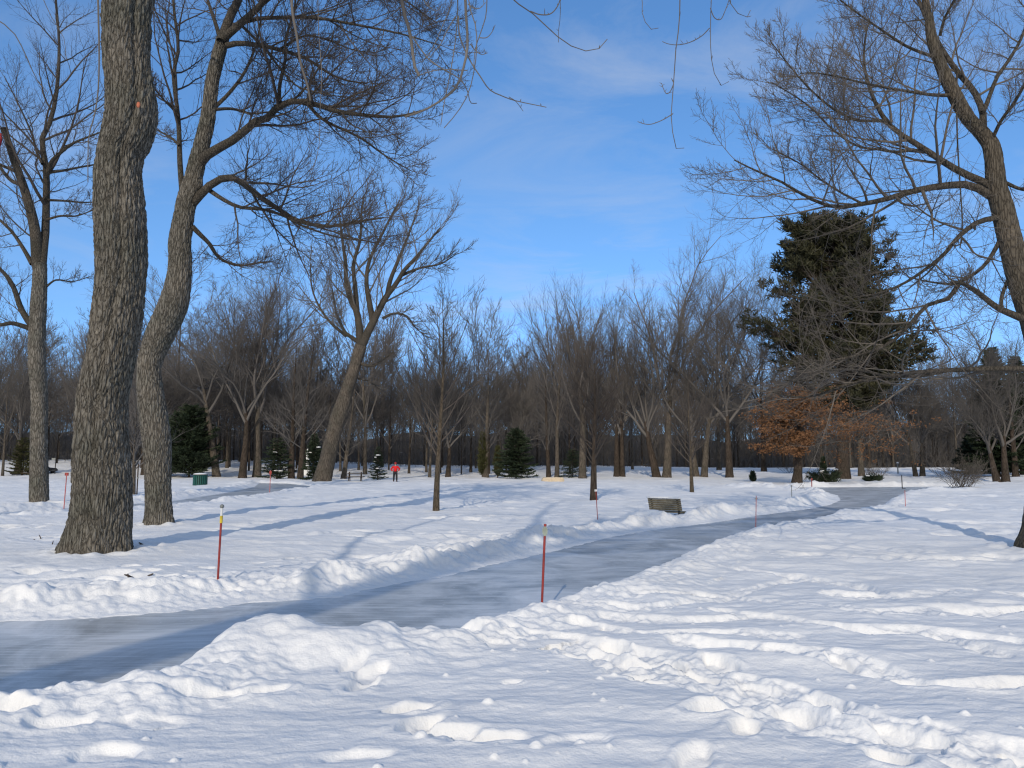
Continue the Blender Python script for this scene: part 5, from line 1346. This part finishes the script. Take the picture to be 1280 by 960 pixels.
def evergreens():
    def C(u, v, vtop, wpx, seed, label, name='conifer', leaf='spruce', cat='tree', caps=0, **kw):
        p = stand(u, v); k = p[1] / F; H = (v - vtop) * k; Rm = wpx / 2 * k
        kw.setdefault('blade', (min(.36, max(.18, .05 * H)), min(.075, max(.03, .010 * H))))
        t = put_conifer(name, p - np.array([0, 0, .08]), conifer(H, Rm, seed, **kw), M[leaf], label, cat)
        if caps:
            rr = np.random.RandomState(seed); sp = []
            for i in range(caps):
                f = rr.rand() * .7 + .05; a = -math.pi / 2 + rr.randn() * .9; r = Rm * (1 - f) * (.5 + .5 * rr.rand()); sp.append((math.cos(a) * r, math.sin(a) * r, f * H, .10 + .10 * rr.rand()))
            snow_caps(t, sp, seed)
        return t
    C(236, 597, 506, 84, 201, 'broad dark evergreen directly behind the green bin', nb=190, per=140, power=.42, droop=.1)
    C(205, 596, 520, 44, 202, 'dark evergreen half hidden by the slender leaning tree', nb=110, per=70, power=.8)
    C(346, 599, 545, 46, 203, 'low broad dark conifer with snow clots behind the two short trunks', nb=110, per=70, power=.45, caps=6)
    C(392, 600, 540, 34, 204, 'dark conifer close at the left foot of the leaning tree', nb=100, per=70, power=.8, caps=2)
    C(472, 600, 556, 26, 205, 'small dark spruce beside the person in red, with snow on its boughs', nb=80, per=50, caps=4)
    C(603, 597, 540, 24, 206, 'narrow pointed olive cedar left of the wide dark spruce', leaf='cedar', nb=120, per=70, power=.6, up=1.6, droop=.6)
    C(622, 597, 556, 22, 207, 'dull olive cedar squeezed between the pointed cedar and the wide dark spruce', leaf='cedar', nb=100, per=60, power=.6, up=1.4, droop=.5)
    C(645, 599, 534, 58, 208, 'wide dark spruce right of the pointed cedar', nb=150, per=90, power=.5)
    C(716, 597, 560, 40, 209, 'low dark conifer behind the pale tree pair', nb=90, per=60, power=.6)
    C(1030, 600, 572, 12, 210, 'small upright dark juniper rising behind the spreading shrub', nb=90, per=50, power=.7, up=1.2, droop=.4)
    C(941, 602, 589, 9, 211, 'tiny cone-shaped evergreen alone on the snow left of the orange leaved tree', 'small_evergreen', cat='shrub', nb=70, per=40, power=.8, up=1.0, droop=.4)
    C(1248, 596, 428, 76, 212, 'tall dark evergreen behind the three trunks at the right edge', leaf='spruce', nb=260, per=190, power=.6)
    C(1278, 594, 440, 60, 213, 'dark evergreen cut by the right edge of the view', nb=220, per=170, power=.6)
    C(28, 594, 545, 40, 214, 'brownish evergreen bush behind the young tree at the left edge', 'evergreen_bush', 'cedar', 'shrub', nb=100, per=60, power=.5, up=.6)
    C(1215, 592, 540, 44, 215, 'dark low evergreen left of the tall one at the right edge', nb=150, per=130, power=.55)
    for (u, v, w, h, sd, lab, caps) in [(1030, 603, 44, 17, 221, 'low spreading evergreen shrub in front of the big pine trunk', 4), (1091, 602.5, 19, 9, 222, 'low clipped dark shrub lying right of the big pine', 3)]:
        p = stand(u, v); k = p[1] / F; W, H = w * k / 2, h * k; rng = np.random.RandomState(sd); n = 60
        a = rng.rand(n) * 6.283; Q = np.zeros((n, 6, 3)); d = unit(np.stack([np.cos(a), np.sin(a) * .7, .15 + .5 * rng.rand(n)], 1)); L = W * (.6 + .5 * rng.rand(n))
        for j in range(1, 6):
            d = unit(d + rng.randn(n, 3) * .08 + np.array([0, 0, .02])); Q[:, j] = Q[:, j - 1] + d * (L / 5)[:, None]
        Q[:, :, 2] = np.minimum(Q[:, :, 2], H * (.8 + .4 * rng.rand(n))[:, None])
        br = np.linspace(.02, .008, 6)[None] * np.ones((n, 1)); pi = np.repeat(np.arange(n), 60); f = rng.rand(len(pi)) ** .7
        q, _, T = interp(Q, br, pi, f); V, F5 = blades(q + rng.randn(len(q), 3) * np.array([.12, .12, .05]), T + rng.randn(len(q), 3) * .5 + np.array([0, 0, .3]), .22, .045, rng)
        V[:, 2] = np.maximum(V[:, 2], -.05)
        t = tag(empty('evergreen_shrub', p), lab, 'shrub'); c = link('crown', np_mesh('crown', V, F5, False), M['spruce'], t); link('branches', tube_mesh('branches', [(Q, br, 4)]), M['bark_dark'], c)
        snow_caps(t, [(rng.randn() * W * .4, -abs(rng.randn()) * W * .2, H * (.75 + .2 * rng.rand()), .12 + .1 * rng.rand()) for i in range(caps)], sd)
    twig_bush(1205, 612, 62, 24, 231, 'bare twiggy shrub mounded with snow, right of the bend in the ice')
    twig_bush(1095, 600, 30, 16, 232, 'pale bare bush standing just behind the low clipped shrub', n=26)
    twig_bush(988, 591, 26, 14, 233, 'pale bare bush far back, left of the orange leaved tree trunk', n=22)

# ------------------------------------------------------------------ the wood
def wood():
    rng = np.random.RandomState(300)
    protos = []
    for kind, H, sd, de, bk in [('forest', 18, 1, 1, 'bark_dark'), ('forest', 19, 2, .9, 'bark_far'), ('forest', 17, 3, 1.1, 'bark_dark'), ('vase', 17, 4, .9, 'bark_dark'), ('vase', 18, 5, .9, 'bark_far'),
                                ('upright', 18, 6, .9, 'bark_dark'), ('upright', 17, 7, 1, 'bark_far'), ('vase', 16, 8, 1, 'bark_dark'), ('forest', 15, 9, 1.2, 'bark_dark'), ('young', 9, 10, .7, 'bark_dark')]:
        ch = grown_tree(kind, H, 400 + sd, dens=de, rm=1.5 if kind != 'young' else 1.9, r0=H * (.0072 if kind == 'forest' else .0095))
        protos.append((tube_mesh('trunk', ch[0]), tube_mesh('crown', ch[1]), bk, kind))
    placed = []; i = 0; tries = 0
    root0 = {}
    while i < WOOD_N and tries < 9000:
        tries += 1
        y = 98 + 62 * rng.rand() ** 1.15; x = (rng.rand() * 2 - 1) * y * .86
        if x > 18 and y < 122: continue
        if x < -48 and y < 108: continue
        u = 640 + x / y * F
        if any((x - a) ** 2 + (y - b) ** 2 < 2.6 ** 2 for a, b in placed): continue
        placed.append((x, y)); k = rng.randint(len(protos)); tm, cm, bk, kind = protos[k]
        sc = .84 + .56 * rng.rand()
        gap = math.exp(-((u - 655) / 38) ** 2); sc *= 1 - .12 * gap
        if kind == 'young': sc *= .8
        elif rng.rand() < .14: sc *= 1.28
        if u > 1090: sc *= .86
        z = float(base(x, y)) - .05
        if k not in root0:
            t = empty('wood_tree', (x, y, z), rng.rand() * 6.28); a = link('trunk', tm, M[bk], t); b = link('crown', cm, M['twig_grey_far' if k in (1, 4, 6, 8) else 'twig_far'], t); root0[k] = (t, a, b)
        else:
            t0, a0, b0 = root0[k]; t = t0.copy(); COL.objects.link(t); t.location = (x, y, z); t.rotation_euler = (0, 0, rng.rand() * 6.28)
            for c0 in (a0, b0):
                c = c0.copy(); COL.objects.link(c); c.parent = t
        t.scale = (sc * (.9 + .2 * rng.rand()),) * 2 + (sc,)
        tag(t, 'bare brown tree massed in the wood behind the snow field', 'tree', 'trees of the wood'); i += 1
    # the depth of the wood behind them
    lo = []
    for sd in range(5):
        ch = grown_tree('forest' if sd < 3 else 'vase', 19, 500 + sd, dens=.66, rm=2.6, r0=.16); lo.append(tubes(ch[0] + ch[1]))
    Vs, Fs, off = [], [], 0
    for j in range(FAR_N):
        y = 162 + 75 * rng.rand(); x = (rng.rand() * 2 - 1) * y * 1.05; V, Fq = lo[rng.randint(5)]; a = rng.rand() * 6.28; s = .85 + .35 * rng.rand()
        W = np.stack([V[:, 0] * math.cos(a) - V[:, 1] * math.sin(a), V[:, 0] * math.sin(a) + V[:, 1] * math.cos(a), V[:, 2]], 1) * s + np.array([x, y, float(base(x, y))])
        Vs.append(W); Fs.append(Fq + off); off += len(W)
    tag(link('far_woods', np_mesh('far_woods', np.concatenate(Vs), np.concatenate(Fs)), M['twig_far']), 'dense bare brown woodland closing the view', 'woodland', kind='stuff')
    # brushwood under the trees
    n = 17000; y = 108 + 185 * rng.rand(n) ** 1.45; x = (rng.rand(n) * 2 - 1) * y * .95; dens = gn(x / 9, y / 7, 91); keep = (dens > -.35) & ((x < 18) & (y > 128) | (y > 124)); x, y = x[keep], y[keep]; n = len(x)
    Q = np.zeros((n, 5, 3)); Q[:, 0] = np.stack([x, y, base(x, y) - .1], 1); d = unit(rng.randn(n, 3) * np.array([.35, .35, 0]) + np.array([0, 0, 1.0])); L = 2.0 + 8.5 * rng.rand(n) ** 1.7
    for j in range(1, 5):
        d = unit(d + rng.randn(n, 3) * .12); Q[:, j] = Q[:, j - 1] + d * (L / 4)[:, None]
    r = np.linspace(.03, .012, 5)[None] * np.ones((n, 1)); b, rb = grow(Q, r, rng, 9, t0=.12, ang=(20, 55), ln=.42, N=4, up=.3, wig=.12, rmin=.014)
    tag(link('brushwood', tube_mesh('brushwood', [(Q, r, 4), (b, rb, 3)]), M['twig_far']), 'tangle of brown brushwood under the trees of the wood', 'brushwood', kind='stuff')
    # leaf litter where the snow thins out on the right
    xs = np.linspace(-270, 270, 140); ys = np.linspace(124, 330, 40); X, Y = np.meshgrid(xs, ys); Y = Y + (158 - 124) * (1 - sstep(10, 30, X)) * (330 - Y) / 206; Z = base(X, Y) + .16 + .08 * gn(X / 3, Y / 3, 95)
    Z[0] -= .5; Z[:, 0] -= .5
    m = len(xs); i_ = np.arange(len(ys) - 1)[:, None] * m; j_ = np.arange(m - 1)[None]; q = np.stack(np.broadcast_arrays(i_ + j_, i_ + j_ + 1, i_ + m + j_ + 1, i_ + m + j_), -1).reshape(-1, 4)
    tag(link('forest_floor', np_mesh('forest_floor', np.stack([X, Y, Z], -1).reshape(-1, 3), q), plain('leaf_litter', (.088, .076, .063), .95, .1, .5, .8)), kind='structure')
WOOD_N, FAR_N = 290, 500

# ------------------------------------------------------------------ assemble
_b = ground_at(826, 645); MOUNDS += [(_b[0] - .05, _b[1] - .25, .38, .16), (_b[0] - .55, _b[1] + .05, .45, .18)]
for (u, v, r, h) in [(121, 693, .62, .06), (198, 655, .42, .07), (48, 629, .42, .06), (1297, 686, .45, .06)]:
    p = ground_at(u, v); WELLS.append((p[0], p[1] + r * .4, r, h))
tag(build_snow(), kind='structure')
build_ice('skating_path', PATH_A, -0.10); build_ice('side_path', PATH_B, -0.10)
thick_trunk_tree(); second_tree(); left_tree(); right_tree(); overhead_tree()
named_trees(); white_pine(); beech(); evergreens(); props(); person(); wood()
build_light()
